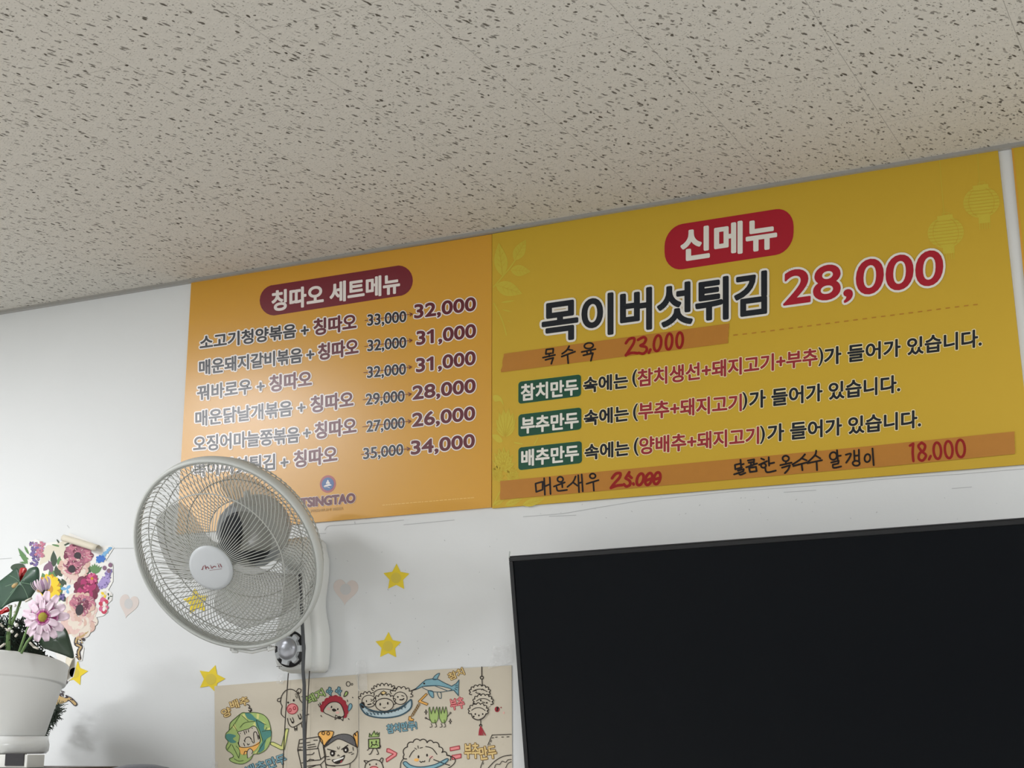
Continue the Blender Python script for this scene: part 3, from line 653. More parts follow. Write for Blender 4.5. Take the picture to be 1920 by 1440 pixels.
d.l([(350, 790), (365, 850)], 1.3); d.l([(395, 780), (390, 845)], 1.3); d.l([(360, 820), (395, 815)], 2.2); d.l([(465, 730), (475, 795)]); d.l([(505, 700), (500, 770)]); d.l([(470, 310), (500, 295), (560, 300)]); d.l([(480, 520), (520, 600), (585, 585)])
d.build('pig_drawing', S1, 'pig with a pink snout')
d = Draw(kB); d.t('돼지', (585, 430), (850, 290), 130, m_pgr, m_dgn); d.build('pork_lettering', S1)
# red rimmed dumpling with drops
d = Draw(kB)
arc = [(820, 548), (775, 500), (800, 430), (835, 385), (900, 330), (970, 305), (1050, 310), (1120, 360), (1170, 430), (1190, 510), (1185, 590), (1140, 640)]
o_ = d.scal(arc, 22, 1.3, m_prd); d.fill(kB(o_ + [(1135, 600), (1125, 500), (1080, 420), (1010, 390), (930, 400), (870, 440), (830, 500)]), m_prd, 1)
d.f([(820, 548), (850, 470), (920, 405), (1010, 390), (1080, 420), (1125, 500), (1140, 610), (1020, 640), (920, 605)], m_kraft, 2, w=1.3)
d.o(945, 470, 11, 20, 10, m_pen, 0, 3); d.o(1045, 505, 11, 18, 10, m_pen, 0, 3); d.f([(950, 515), (985, 495), (1025, 525), (985, 545)], m_pen, 3); d.o(900, 500, 30, 20, 0, m_bl, 0, 3); d.o(1040, 560, 30, 20, 0, m_bl, 0, 3)
d.f([(1010, 600), (1060, 630), (1000, 670)], m_kraft, 3, False, 1.3); d.f([(1130, 625), (1080, 645), (1125, 690)], m_kraft, 3, False, 1.3); d.o(1070, 640, 30, 26, 0, m_pen, 0, 4)
for cx, cy in ((910, 215), (1055, 210)):
    d.f([(cx - 5, cy - 60), (cx + 30, cy - 45), (cx + 25, cy - 10), (cx + 55, cy), (cx + 30, cy + 40), (cx + 30, cy + 85), (cx - 15, cy + 40), (cx - 50, cy + 20), (cx - 40, cy - 15), (cx - 20, cy - 20)], m_pbl, 2, True, 1.3, m_dbl); d.o(cx, cy + 10, 16, 16, 0, None, 1, pen=m_dbl)
d.f([(1245, 415), (1270, 440), (1260, 490), (1210, 540), (1215, 450)], m_pbl, 2, True, 1.2, m_dbl); d.f([(1170, 225), (1205, 240), (1185, 285), (1140, 305)], m_pgr, 2, True, 1.4, m_pen)
d.o(1210, 105, 32, 38, 0, None, 1.2); d.o(1270, 110, 12, 16, 0, None, .9)
for q in ([(735, 425), (755, 470)], [(760, 405), (770, 440)], [(1195, 360), (1200, 385)], [(1275, 315), (1285, 325)], [(775, 605), (785, 625)], [(1210, 655), (1225, 668)]): d.l(q, 1.3)
d.build('dumpling_drawing', S1, 'dumpling with a red scalloped rim')
# grinning child with a carton
d = Draw(kB)
d.f([(735, 925), (760, 865), (840, 850), (960, 855), (975, 890), (935, 970), (830, 1085)], m_por, 1, True, 1.3); d.o(812, 885, 22, 25, 0, None, 1.3); d.o(890, 890, 22, 25, 0, None, 1.3)
d.f([(1290, 920), (1330, 880), (1363, 870), (1363, 1100), (1335, 1090), (1320, 1000)], m_por, 1, True, 1.3); d.l([(1310, 890), (1330, 925)], 2)
d.f([(825, 1110), (905, 990), (1060, 910), (1200, 905), (1290, 960), (1345, 1100), (1290, 1080), (1070, 980), (950, 1030)], m_pgy, 2, True, 1.2)
d.l([(825, 1110), (850, 1240), (860, 1380), (1050, 1400), (1230, 1370), (1330, 1280), (1358, 1180), (1345, 1100)])
d.o(960, 1205, 40, 52, 0, m_pen, 0, 3); d.o(958, 1208, 14, 17, 0, m_wh2, 0, 5); d.o(1172, 1150, 44, 52, 0, m_pen, 0, 3); d.o(1170, 1155, 14, 17, 0, m_wh2, 0, 5)
d.l([(880, 1140), (1010, 1175)], 1.7); d.l([(1105, 1145), (1205, 1075)], 1.7); d.l([(1035, 1105), (1045, 1140)], 1); d.l([(1075, 1100), (1060, 1140)], 1); d.l([(1040, 1250), (1052, 1228), (1068, 1250)], 1.2)
d.f([(950, 1310), (1050, 1290), (1155, 1230), (1130, 1320), (1050, 1375), (985, 1360)], m_pen, 3); d.f([(965, 1318), (1140, 1262), (1130, 1290), (985, 1345)], m_wh2, 4, False); d.f([(1080, 1345), (1120, 1305), (1100, 1360)], m_prd, 4, False)
for q in ([(850, 1260), (905, 1255)], [(875, 1305), (920, 1300)], [(1215, 1200), (1270, 1190)], [(1260, 1225), (1295, 1210)], [(1240, 1365), (1235, 1440)], [(870, 1395), (1000, 1412)], [(1285, 1110), (1290, 1160)]): d.l(q, 1.2)
d.build('child_drawing', S1, 'grinning child face with dark hair')
d = Draw(kB)
for q in ([(435, 990), (755, 940), (800, 1010), (860, 1440)], [(435, 990), (405, 1150), (470, 1440)], [(405, 1165), (720, 1130), (770, 960)], [(430, 1110), (500, 1105)], [(730, 1120), (770, 1300)], [(440, 1050), (600, 1030)], [(660, 1000), (720, 995)], [(560, 1080), (680, 1060)], [(570, 1115), (700, 1095)], [(415, 1145), (460, 1140)], [(540, 1230), (640, 1225), (668, 1195)], [(560, 1340), (600, 1300), (665, 1310)], [(540, 1330), (760, 1310), (840, 1250)], [(560, 1410), (770, 1385), (850, 1300)], [(770, 1390), (790, 1440)], [(470, 1360), (520, 1350)], [(570, 1440), (640, 1420), (690, 1400)]): d.l(q, 1.35, smooth=False)
d.build('carton_drawing', S1, 'milk carton in outline')
# basket of dumplings
d = Draw(kC)
d.f([(42, 530), (60, 600), (130, 680), (270, 720), (430, 725), (600, 695), (720, 630), (770, 560), (765, 470), (720, 500), (640, 560), (500, 620), (300, 640), (150, 600), (100, 560)], m_bsk, 1, True, 2.6, m_dbl)
d.l([(150, 625), (300, 650), (450, 645), (600, 600), (700, 530)], 1.4); d.f([(45, 520), (95, 505), (105, 570), (70, 590)], m_pen, 3)
for k in range(12):
    x = 130 + k * 48; y = 640 + 45 * math.sin(math.pi * (k + 1) / 13) - k * 9; d.l([(x, y), (x + 22, y + 32)], 1.5, m_dbl); d.l([(x + 26, y + 5), (x + 22, y + 30)], .8, m_dbl)
def face(d, cx, cy, rx, ry, eyes=True, rot=0, layer=2):
    d.o(cx, cy, rx, ry, rot, m_kraft, 1.3, layer)
def scallop_ring(d, cx, cy, rx, ry, a0, a1, n, b, layer=4, w=1.4):
    pts = [(cx + rx * math.cos(math.radians(a)), cy + ry * math.sin(math.radians(a))) for a in np.linspace(a0, a1, n + 1)]
    o_ = d.scal(pts, b, w, None, layer); d.fill(d.k(o_ + [(cx, cy)]), m_kraft, layer - 2)
scallop_ring(d, 380, 350, 155, 80, 185, 355, 8, 38); d.l([(240, 360), (300, 325), (400, 318), (500, 335), (540, 350)], 1.3); d.f([(330, 370), (375, 345), (412, 372), (370, 400)], m_pye, 4, False, 1.3)
scallop_ring(d, 150, 460, 112, 80, 180, 320, 5, 32); face(d, 165, 490, 100, 85); d.o(130, 490, 8, 16, 0, m_pen, 0, 3); d.l([(190, 460), (215, 480), (190, 490)], 1.2); d.l([(148, 540), (195, 530)], 2.2)
scallop_ring(d, 620, 400, 140, 90, 190, 380, 7, 34); face(d, 608, 448, 98, 88); d.o(575, 430, 12, 12, 0, m_pen, 0, 3); d.l([(630, 410), (660, 420)], 1.3); d.l([(605, 470), (640, 470), (660, 455)], 2.4)
scallop_ring(d, 385, 500, 140, 95, 160, 380, 9, 30); face(d, 385, 540, 128, 92, layer=4); d.o(325, 535, 11, 20, 0, m_pen, 0, 6); d.o(432, 520, 11, 20, 0, m_pen, 0, 6); d.l([(365, 580), (382, 588), (398, 576)], 1.2, layer=7); d.l([(300, 470), (350, 455), (410, 452), (470, 475)], 1.2, layer=7)
d.build('basket_drawing', S2, 'basket full of smiling dumplings')
# pointed fish
d = Draw(kD)
d.f([(-60, 395), (0, 365), (60, 310), (130, 250), (220, 235), (300, 245), (380, 290), (480, 335), (540, 300), (580, 250), (575, 340), (572, 465), (510, 390), (430, 400), (250, 330), (90, 340), (0, 380)], m_pbl, 1, False, 1.3, m_dbl)
d.f([(85, 345), (200, 328), (330, 335), (480, 378), (400, 405), (300, 415), (180, 398)], m_kraft, 2, True, 1.2, m_dbl)
d.f([(225, 240), (265, 185), (318, 160), (300, 205), (275, 245)], m_pbl, 2, True, 1.2, m_dbl); d.f([(162, 400), (225, 405), (235, 490), (190, 465)], m_pbl, 1, True, 1.2, m_dbl); d.f([(285, 420), (335, 425), (340, 495), (310, 490)], m_kraft, 1, True, 1.2, m_dbl)
d.o(110, 300, 12, 12, 0, m_pen, 0, 3); d.l([(-60, 395), (0, 372)], 1.8)
for q in ([(530, 330), (560, 320)], [(535, 350), (560, 350)], [(525, 370), (550, 385)]): d.l(q, 1.3, m_dbl)
d.build('fish_drawing', S2, 'blue pointed fish')
d = Draw(kD); d.t('참치', (460, 260), (660, 175), 100, m_pye, m_pbr, .6, .9); d.build('tuna_lettering', S2)
d = Draw(kD); d.t('부추', (480, 660), (660, 625), 150, m_ppk, m_prd, .6, .9); d.build('chive_lettering', S2)
d = Draw(kC); d.t('참치만두!', (430, 950), (850, 890), 125, m_pbl, m_dbl, .6, .9); d.build('tuna_dumpling_lettering', S2)
d = Draw(kC); d.f([(865, 490), (975, 380), (995, 395), (905, 485), (1005, 525), (990, 550), (870, 505)], m_por, 2, False, 1.2, m_pbr)
for i in range(6): d.o(870 - i * 17, 545 + i * 28, 20, 14, -50, None, 1.3, pen=m_pbr)
d.f([(735, 705), (760, 705), (765, 735), (800, 745), (790, 770), (725, 760)], m_por, 2, False, 1.2, m_pbr); d.build('chain_arrow_drawing', S2, 'orange arrow on a chain')
# chives
d = Draw(kD)
for x0, x1 in ((172, 305), (308, 425)):
    w = x1 - x0; d.f([(x0, 640), (x0 + 10, 615), (x0 + w * .25, 710), (x0 + w * .45, 612), (x0 + w * .62, 700), (x0 + w * .8, 612), (x1, 700), (x1 - 8, 780), (x1 - 35, 830), (x0 + 40, 830), (x0 + 8, 770)], m_pgr, 1, False, 1.1, m_dgn)
    d.l([(x0 + 30, 840), (x0 + 45, 880), (x0 + 15, 890)], 1.1); d.l([(x1 - 40, 838), (x1 - 28, 880), (x1 - 50, 888)], 1.1); d.l([(x0 + w * .62, 790), (x0 + w * .64, 830)], 1.1, m_dgn)
d.l([(190, 795), (140, 770)], 1.2); d.o(132, 765, 10, 10, 0, None, 1); d.l([(425, 745), (458, 705)], 1.2); d.o(465, 697, 10, 10, 0, None, 1)
for cx, cy in ((134, 685), (462, 810)): d.f([(cx, cy - 35), (cx + 6, cy - 6), (cx + 20, cy), (cx + 6, cy + 6), (cx, cy + 35), (cx - 6, cy + 6), (cx - 20, cy), (cx - 6, cy - 6)], m_kraft, 2, False, 1)
d.build('chive_drawing', S2, 'two green bunches of chives with legs')
# hanging dumplings
d = Draw(kD)
d.l([(888, 75), (888, 205)], 1.7); d.o(888, 220, 22, 20, 0, None, 1.6); d.l([(890, 240), (895, 330)], 1.5)
for cx, cy, rx, ry, L_ in ((860, 410, 125, 75, 4), (905, 540, 120, 80, 6), (840, 665, 118, 85, 8)):
    pts = [(cx + rx * math.cos(math.radians(a)), cy + ry * math.sin(math.radians(a))) for a in np.linspace(150, 390, 10)]
    o_ = d.scal(pts, 24, 1.5, None, L_ + 1); d.fill(d.k(o_ + [(cx + rx * .8, cy + ry * .8), (cx, cy + ry * 1.45), (cx - rx * .8, cy + ry)]), m_kraft, L_ - 1)
    d.l([(cx - rx * .75, cy - 5), (cx - rx * .3, cy - ry * .42), (cx + rx * .3, cy - ry * .42), (cx + rx * .8, cy)], 1.3, layer=L_ + 1)
for q in ([(785, 400), (800, 390), (815, 402)], [(885, 385), (900, 375), (915, 390)], [(840, 430), (870, 440)], [(805, 420), (830, 430)]): d.l(q, 1.5, layer=6)
for x, y in ((872, 528), (955, 560), (800, 712), (848, 730), (900, 712), (780, 745)): d.o(x, y, 10, 12, 0, m_pen, 0, 9)
d.l([(895, 548), (930, 560)], 1.4, layer=9); d.l([(745, 705), (770, 765), (840, 790), (910, 765), (945, 705)], 1.6, layer=10); d.l([(873, 795), (872, 860)], 1.4); d.o(872, 865, 16, 14, 0, None, 1.4)
for x in (850, 868, 885, 905, 935): d.l([(872, 880), (872 + (x - 880) * .5, 930), (x, 995)], 2.0, m_prd)
d.o(1095, 648, 34, 38, 0, m_prd, 0); d.o(1100, 630, 14, 20, 0, m_pen, 0, 3); d.o(1095, 660, 12, 12, 0, m_pen, 0, 3); d.o(1148, 623, 8, 9, 0, m_prd, 0); d.o(1185, 695, 12, 16, 0, m_bl, 0)
d.build('hanging_dumpling_drawing', S2, 'three dumplings on a string with a red tassel')
# green block with crown, pig, plus signs
d = Draw(kC)
d.f([(165, 1000), (172, 945), (195, 985), (240, 912), (258, 965), (282, 928), (285, 975), (312, 935), (305, 995)], m_pgr, 1, False, 1.3, m_dgn); d.f([(158, 1030), (316, 1020), (318, 1160), (160, 1160)], m_pgr, 1, False, 1.5, m_pen)
d.o(205, 1080, 9, 20, 0, m_pen, 0, 3); d.o(268, 1068, 9, 20, 0, m_pen, 0, 3); d.l([(195, 1140), (215, 1105), (240, 1115), (265, 1100), (285, 1120)], 1.5); d.l([(225, 1165), (190, 1235), (165, 1245)], 1.4); d.l([(270, 1165), (300, 1235), (275, 1245)], 1.4); d.l([(140, 1190), (180, 1150)], 1.2); d.l([(310, 1080), (330, 1140), (290, 1150)], 1.3)
d.build('green_block_drawing', S2, 'green block figure with a crown')
d = Draw(kC); d.l([(105, 1440), (130, 1370), (230, 1320), (330, 1350), (370, 1440)], 1.5); d.l([(125, 1375), (95, 1335), (160, 1345)], 1.5); d.l([(315, 1340), (340, 1300), (365, 1310), (350, 1365)], 1.5); d.o(175, 1390, 9, 14, 0, m_pen, 0, 3); d.o(268, 1385, 9, 14, 0, m_pen, 0, 3); d.o(235, 1455, 62, 40, 0, m_ppk, 1.4, pen=m_prd); d.l([(105, 1440), (110, 1560), (240, 1600), (360, 1560), (370, 1440)], 1.5)
d.build('small_pig_drawing', S2, 'small pig face')
d = Draw(kC); d.f([(420, 1165), (450, 1165), (560, 1225), (550, 1265), (415, 1355), (408, 1310), (510, 1240), (415, 1210)], m_ppk, 2, False, 1.4, m_prd); d.build('greater_sign_drawing', S2, 'pink greater than sign')
d = Draw(kD); d.f([(458, 1165), (585, 1140), (588, 1185), (462, 1210)], m_ppk, 2, False, 1.4, m_prd); d.f([(485, 1270), (607, 1250), (608, 1300), (490, 1325)], m_ppk, 2, False, 1.4, m_prd); d.build('equals_sign_drawing', S2, 'pink equals sign')
d = Draw(kD); d.t('부추', (660, 1312), (850, 1305), 200, m_pye, m_pbr, 1.3, 1.1); d.t('만두', (870, 1332), (1092, 1300), 170, m_pye, m_pbr, 1.3, 1.1); d.build('amber_lettering', S2)
# big dumpling on a dish
d = Draw(kC)
pts = [(700, 1310), (665, 1250), (710, 1140), (790, 1075), (890, 1050), (990, 1080), (1080, 1080), (1160, 1140), (1200, 1220), (1270, 1260), (1320, 1330)]
o_ = d.scal(pts, 34, 1.6); d.fill(kC(o_ + [(1200, 1370), (1000, 1430), (850, 1440), (740, 1400)]), m_kraft, 1)
d.l([(740, 1285), (770, 1225), (810, 1185)], 1.4); d.l([(970, 1135), (1060, 1160), (1130, 1245)], 1.5); d.l([(815, 1155), (840, 1175)], 1.3); d.l([(860, 1125), (865, 1160)], 1.3); d.l([(890, 1155), (925, 1148)], 1.3)
d.o(868, 1280, 12, 22, 0, m_pen, 0, 3); d.o(990, 1258, 12, 20, 0, m_pen, 0, 3); d.o(840, 1325, 35, 22, 0, m_por, 0, 2); d.o(1050, 1285, 30, 22, 0, m_bl, 0, 2); d.l([(888, 1345), (905, 1360), (925, 1348), (945, 1352), (960, 1338)], 1.5); d.l([(1020, 1350), (1030, 1310), (1065, 1275)], 1.2); d.l([(1085, 1320), (1240, 1380), (1310, 1400)], 1.6)
d.f([(650, 1370), (690, 1350), (760, 1400), (900, 1425), (1100, 1390), (1260, 1310), (1290, 1330), (1200, 1400), (1000, 1470), (800, 1470), (700, 1430)], m_pbl, 3, True, 1.8, m_dbl); d.l([(610, 1440), (620, 1360), (660, 1300)], 1.4); d.l([(1270, 1260), (1370, 1290), (1390, 1350), (1330, 1420), (1250, 1460)], 1.5); d.l([(610, 1440), (640, 1560), (800, 1640), (1050, 1640), (1250, 1460)], 1.5)
d.build('dish_drawing', S2, 'large smiling dumpling on a blue dish')
d = Draw(kD); d.l([(1286, 985), (1025, 995), (970, 1130)], 1.3, smooth=False); d.build('sack_drawing', S2, 'stitched sack in outline'); d = Draw(kD); d.l([(905, 1345), (870, 1440), (850, 1600)], 1.3)
for q in ([(1025, 1035), (1045, 1030)], [(1070, 1025), (1095, 1022)], [(1155, 1022), (1180, 1022)], [(1225, 1020), (1255, 1017)], [(1015, 1065), (1010, 1090)], [(1000, 1110), (995, 1125)], [(910, 1370), (905, 1390)]): d.l(q, 1.3)
d.l([(975, 1440), (1060, 1350), (1170, 1285), (1286, 1265)], 1.4); d.l([(1060, 1440), (1080, 1390), (1130, 1390), (1160, 1350), (1210, 1362), (1240, 1330), (1286, 1325)], 1.2); d.l([(1210, 1440), (1240, 1380), (1286, 1355)], 1.2); d.build('sack_drawing', S2, 'stitched sack in outline')

# clear sticky tape pieces
def clear_mat():
    m = bpy.data.materials.new('clear_sticky_tape'); m.use_nodes = True; nt = m.node_tree; b = nt.nodes['Principled BSDF']
    b.inputs['Base Color'].default_value = lin((250, 250, 248)); b.inputs['Roughness'].default_value = .1; b.inputs['Specular IOR Level'].default_value = 1.0
    tc = nt.nodes.new('ShaderNodeTexCoord'); n = nt.nodes.new('ShaderNodeTexVoronoi'); n.inputs['Scale'].default_value = 120; nt.links.new(tc.outputs['Object'], n.inputs['Vector'])
    bp = nt.nodes.new('ShaderNodeBump'); bp.inputs['Strength'].default_value = .8; bp.inputs['Distance'].default_value = .004; nt.links.new(n.outputs['Distance'], bp.inputs['Height']); nt.links.new(bp.outputs[0], b.inputs['Normal'])
    t = nt.nodes.new('ShaderNodeBsdfTransparent'); ms = nt.nodes.new('ShaderNodeMixShader'); ms.inputs[0].default_value = .86
    nt.links.new(b.outputs[0], ms.inputs[1]); nt.links.new(t.outputs[0], ms.inputs[2]); nt.links.new(ms.outputs[0], nt.nodes['Material Output'].inputs['Surface']); return m
m_clear = clear_mat()
for pts, lab in (([(924, 1212), (962, 1208), (961, 1240), (940, 1248), (916, 1254), (920, 1235)], 'crinkled clear sticky tape between the drawings and the black screen'),
                 ([(668, 1240), (684, 1237), (688, 1262), (689, 1294), (672, 1296), (666, 1262)], 'clear sticky tape joining the two kraft drawing sheets'),
                 ([(519, 1266), (533, 1263), (533, 1276), (529, 1282), (518, 1281)], 'small clear sticky tape under the fan bracket at the sheet top'),
                 ([(399, 1428), (408, 1428), (409, 1452), (398, 1452)], 'yellowed clear tape on the left edge of the kraft drawings')):
    mb = MB(); mb.prism([P(x, y, -.0052) for x, y in pts], (0, .0002, 0), m_clear); o = mb.build('clear_tape'); tag(o, lab, 'tape', 'clear sticky tape pieces')

# ------------------------------------------------------------------ television
m_tv = mat('black_screen_glass', (8, 11, 15), .2, .1); m_bez = mat('black_bezel', (16, 17, 19), .38, .4); m_bez2 = mat('dark_grey_bezel_top', (52, 54, 56), .5, .4)
def tv():
    Y0 = -.15
    c0 = P(953.5, 1045, Y0)
    # lean: the left edge runs down-right in the picture because the set tips forward
    best = None
    for i in range(0, 400):
        th = i * .001; dn = np.array([0, math.sin(th), -math.cos(th)]); q = c0 + dn * .55
        v = M @ (q - CAM); px, py = 960 + F * v[0] / v[2], 720 + F * v[1] / v[2]
        tx = 953.5 + (py - 1045) * (980 - 953.5) / (1440 - 1045.0)
        if best is None or abs(px - tx) < best[0]: best = (abs(px - tx), th)
    th = best[1]; dn = np.array([0, math.sin(th), -math.cos(th)])
    best = None
    for i in range(-150, 151):
        ph = i * .001; rt = np.array([math.cos(ph), math.sin(ph), 0]); q = c0 + rt * 1.1
        v = M @ (q - CAM); px, py = 960 + F * v[0] / v[2], 720 + F * v[1] / v[2]
        ty = 1045 + (px - 953.5) * (973 - 1045.0) / (1920 - 953.5)
        if best is None or abs(py - ty) < best[0]: best = (abs(py - ty), ph)
    rt = np.array([math.cos(best[1]), math.sin(best[1]), 0]); dn = unit(dn - np.dot(dn, rt) * rt); bk = np.cross(rt, -dn); bk = bk if bk[1] > 0 else -bk
    print('TV tilt', math.degrees(th), 'swivel', math.degrees(best[1]), 'corner', c0)
    Wd, Ht = 1.235, .712
    def pt(u, v, w): return c0 + rt * u + dn * v + bk * w
    r = thing('television', c0 + rt * .6 + bk * .05 + dn * .7, 'large black wall television tipped forward, switched off', 'television')
    def bx(mb, u0, u1, v0, v1, w0, w1, m):
        vs = [pt(u, v, w) for w in (w0, w1) for (u, v) in ((u0, v0), (u1, v0), (u1, v1), (u0, v1))]
        mb.add(vs, [(0, 1, 2, 3), (7, 6, 5, 4), (0, 4, 5, 1), (1, 5, 6, 2), (2, 6, 7, 3), (3, 7, 4, 0)], m)
    b = .0095; mb = MB()
    bx(mb, 0, Wd, 0, b, 0, .03, m_bez); bx(mb, 0, Wd, Ht - .014, Ht, 0, .03, m_bez); bx(mb, 0, b, b, Ht - .014, 0, .03, m_bez); bx(mb, Wd - b, Wd, b, Ht - .014, 0, .03, m_bez); bx(mb, 0, Wd, -.0025, 0, .002, .03, m_bez2)
    mb.build('bezel', r, bevel=.0015)
    mb = MB(); bx(mb, b, Wd - b, b, Ht - .014, .003, .006, m_tv); mb.build('screen', r, 'dark glossy screen')
    mb = MB(); bx(mb, .01, Wd - .01, .01, Ht - .01, .03, .04, m_bez); bx(mb, .2, Wd - .2, .25, Ht - .02, .04, .07, m_bez); mb.build('back_cover', r)
    mb = MB(); q = pt(.62, .36, .07); mb.box((q[0] - .12, min(q[1], -.03), q[2] - .1), (q[0] + .12, -.001, q[2] + .1), m_bez); mb.build('wall_mount', r)
    mb = MB(); mb.prism([pt(.0005, .001, -.0006), pt(.003, .001, -.0006), pt(.0058, -.012, -.0006), pt(.0035, -.0135, -.0006)], bk * .0004, mat('grey_sticker', (160, 166, 160), .5)); mb.build('corner_film', r, 'grey scrap of film')
tv()

# ------------------------------------------------------------------ wall fan
m_fan = mat('off_white_fan_plastic', (224, 226, 222), .38, .5, coat=.1); m_wire = mat('coated_grille_wire', (180, 182, 176), .4, .5); m_rim = mat('grille_rim_plastic', (200, 203, 198), .45, .5)
m_cap = mat('satin_hub_cap', (196, 200, 202), .35, .5); m_mot = mat('dark_motor_plate', (44, 48, 52), .5, .5); m_hou = mat('grey_motor_housing', (168, 172, 174), .45, .5)
m_blade = mat('smoky_clear_blade', (170, 170, 160), .3, .5, transp=.62); m_chr = mat('silver_knob', (176, 178, 184), .3, .6, metal=.55); m_blk = mat('black_dial', (22, 22, 24), .4, .5); m_cord = mat('grey_power_cord', (78, 80, 82), .5, .4); m_str = mat('dark_pull_cord', (66, 60, 54), .7, .3); m_logo = mat('wine_red_logo', (128, 34, 46), .5, .4)
RF = .236
vr = M.T @ np.array([(424 - 960) / F, (1040 - 720) / F, 1.0]); FC = CAM + vr * (F * .2405 / 195.6)
v_ = unit(vr); th = math.acos(.802); mm_ = M.T @ np.array([-.756, .655, 0]); mm_ = unit(mm_ - np.dot(mm_, v_) * v_)
n3 = unit(-v_ * math.cos(th) + mm_ * math.sin(th)); e2 = unit(np.array([0, 0, 1.0]) - n3[2] * n3); e1 = np.cross(e2, n3); FR = (e1, e2, n3)
print('FAN centre', FC, 'normal', n3)
def fp(r, a, z): return FC + r * (math.cos(a) * e1 + math.sin(a) * e2) + z * n3
bz = P(556, 1262, -.03)                        # bottom of the bracket
bx0 = P(545, 1240, -.075)[0]
fan = thing('wall_fan', (bx0, -.03, bz[2]), 'off-white wall fan with round wire grille and dial bracket', 'fan')
def wires(name, prof, n, r, spin, rings):
    mb = MB(); rr = [p[0] for p in prof]; zz = [p[1] for p in prof]
    for k in range(n):
        a = 2 * math.pi * k / n; pts = []
        for i in range(len(prof)): pts.append(fp(rr[i], a + spin(rr[i]), zz[i]))
        mb.tube(pts, r, m_wire, 4, caps=False)
    for R_, z in rings: mb.tube([fp(R_, 2 * math.pi * k / 64, z) for k in range(64)], r * 1.35, m_wire, 6, closed=True)
    return mb.build(name, fan)
prF = [(.050, .0718), (.075, .0705), (.11, .065), (.14, .057), (.165, .047), (.185, .037), (.203, .026), (.218, .014), (.228, .004)]
wires('front_grille', prF, 104, .00105, lambda r: .42 * max(0, (r - .155) / .073) ** 1.3, [(.168, .0455), (.226, .006)])
prR = [(.228, -.012), (.227, -.03), (.222, -.048), (.21, -.064), (.19, -.078), (.165, -.088), (.13, -.096), (.095, -.10)]
wires('rear_grille', prR, 96, .00105, lambda r: -.42 * max(0, (r - .13) / .098) ** 1.2, [(.2, -.072), (.15, -.093), (.224, -.042), (.095, -.10)])
mb = MB(); mb.lathe([(.2275, .006), (.231, .010), (.236, .008), (.2375, 0), (.2375, -.012), (.235, -.018), (.229, -.017), (.2275, -.010)], FC, FR, m_rim, 96, closed=True); mb.build('grille_rim', fan)
mb = MB()
for a in (-1.75, -1.35): 
    q = fp(.238, a, -.006); mb.tube([q, q - .012 * e2 * 1.0 + .004 * n3, fp(.249, a + .05, -.004)], .005, m_fan, 8)
mb.tube([fp(.247, -1.78, -.006), fp(.2505, -1.55, -.006), fp(.247, -1.33, -.006)], .0045, m_fan, 8); mb.build('grille_clip', fan)
mb = MB(); mb.lathe([(.0535, .068), (.0545, .074), (.053, .0775), (.046, .079), (.02, .0802), (0.0, .0803)], FC, FR, m_cap, 64); cap = mb.build('hub_cap', fan, 'grey hub cap with red lettering')
pl = (FC + n3 * .0806, n3); a = Art(plane=pl); kh = crop(340, 1010, 14.4)
for q in ([(548, 832), (575, 828), (580, 780), (598, 742)], [(635, 722), (668, 825)], [(655, 800), (690, 765), (712, 770), (745, 812)], [(800, 745), (815, 803)], [(842, 795), (858, 760), (905, 748), (932, 768)], [(1000, 715), (1018, 775)], [(1045, 685), (1085, 768)]): a.stroke(cat_(kh(q)), 1.35, m_logo, 1)
for x, y in ((783, 720), (985, 685)): a.fill(kh(ell(x, y, 10, 10, 0, 10)), m_logo, 1)
a.stroke(kh([(760, 858), (1090, 815)]), .5, m_logo, 1); a.build('hub_lettering', cap, 'wine red lettering')
# rotor
mb = MB(); mb.lathe([(.0, .03), (.02, .028), (.03, .02), (.032, -.02), (.03, -.06), (0, -.06)], FC, FR, m_mot, 32); rot = mb.build('rotor_hub', fan, 'dark rotor hub')
for b in range(3):
    a0 = .55 + b * 2 * math.pi / 3; grid = []
    for i, r in enumerate(np.linspace(.03, .192, 11)):
        t = (r - .03) / .162; half = .34 + .42 * math.sin(math.pi * min(1, t * .62)) - .35 * max(0, t - .8) / .2 * .9; sw = .35 * t
        row = []
        for j in range(11):
            s_ = -1 + .2 * j; an = a0 + sw + s_ * half; row.append(fp(r, an, -.025 - .030 * s_ * (1 - .45 * t) - .006 * (1 - s_ * s_)))
        grid.append(row)
    mb = MB(); mb.sheet(grid, -.0016 * n3, m_blade); mb.build('blade', fan, 'smoky translucent blade')
# motor
mb = MB(); mb.lathe([(.0, -.094), (.062, -.094), (.066, -.098), (.066, -.106), (.0, -.106)], FC, FR, m_mot, 48); mb.build('motor_plate', fan, 'dark motor front plate')
mb = MB(); mb.lathe([(.074, -.104), (.082, -.110), (.084, -.130), (.082, -.165), (.074, -.195), (.058, -.215), (.03, -.226), (0, -.228)], FC, FR, m_hou, 56); mot = mb.build('motor_housing', fan, 'grey rounded motor housing')
mb = MB(); q = FC - .15 * n3; mb.tube([q + .08 * e2, q + .098 * e2], .008, m_fan, 12); mb.build('swing_knob', mot)
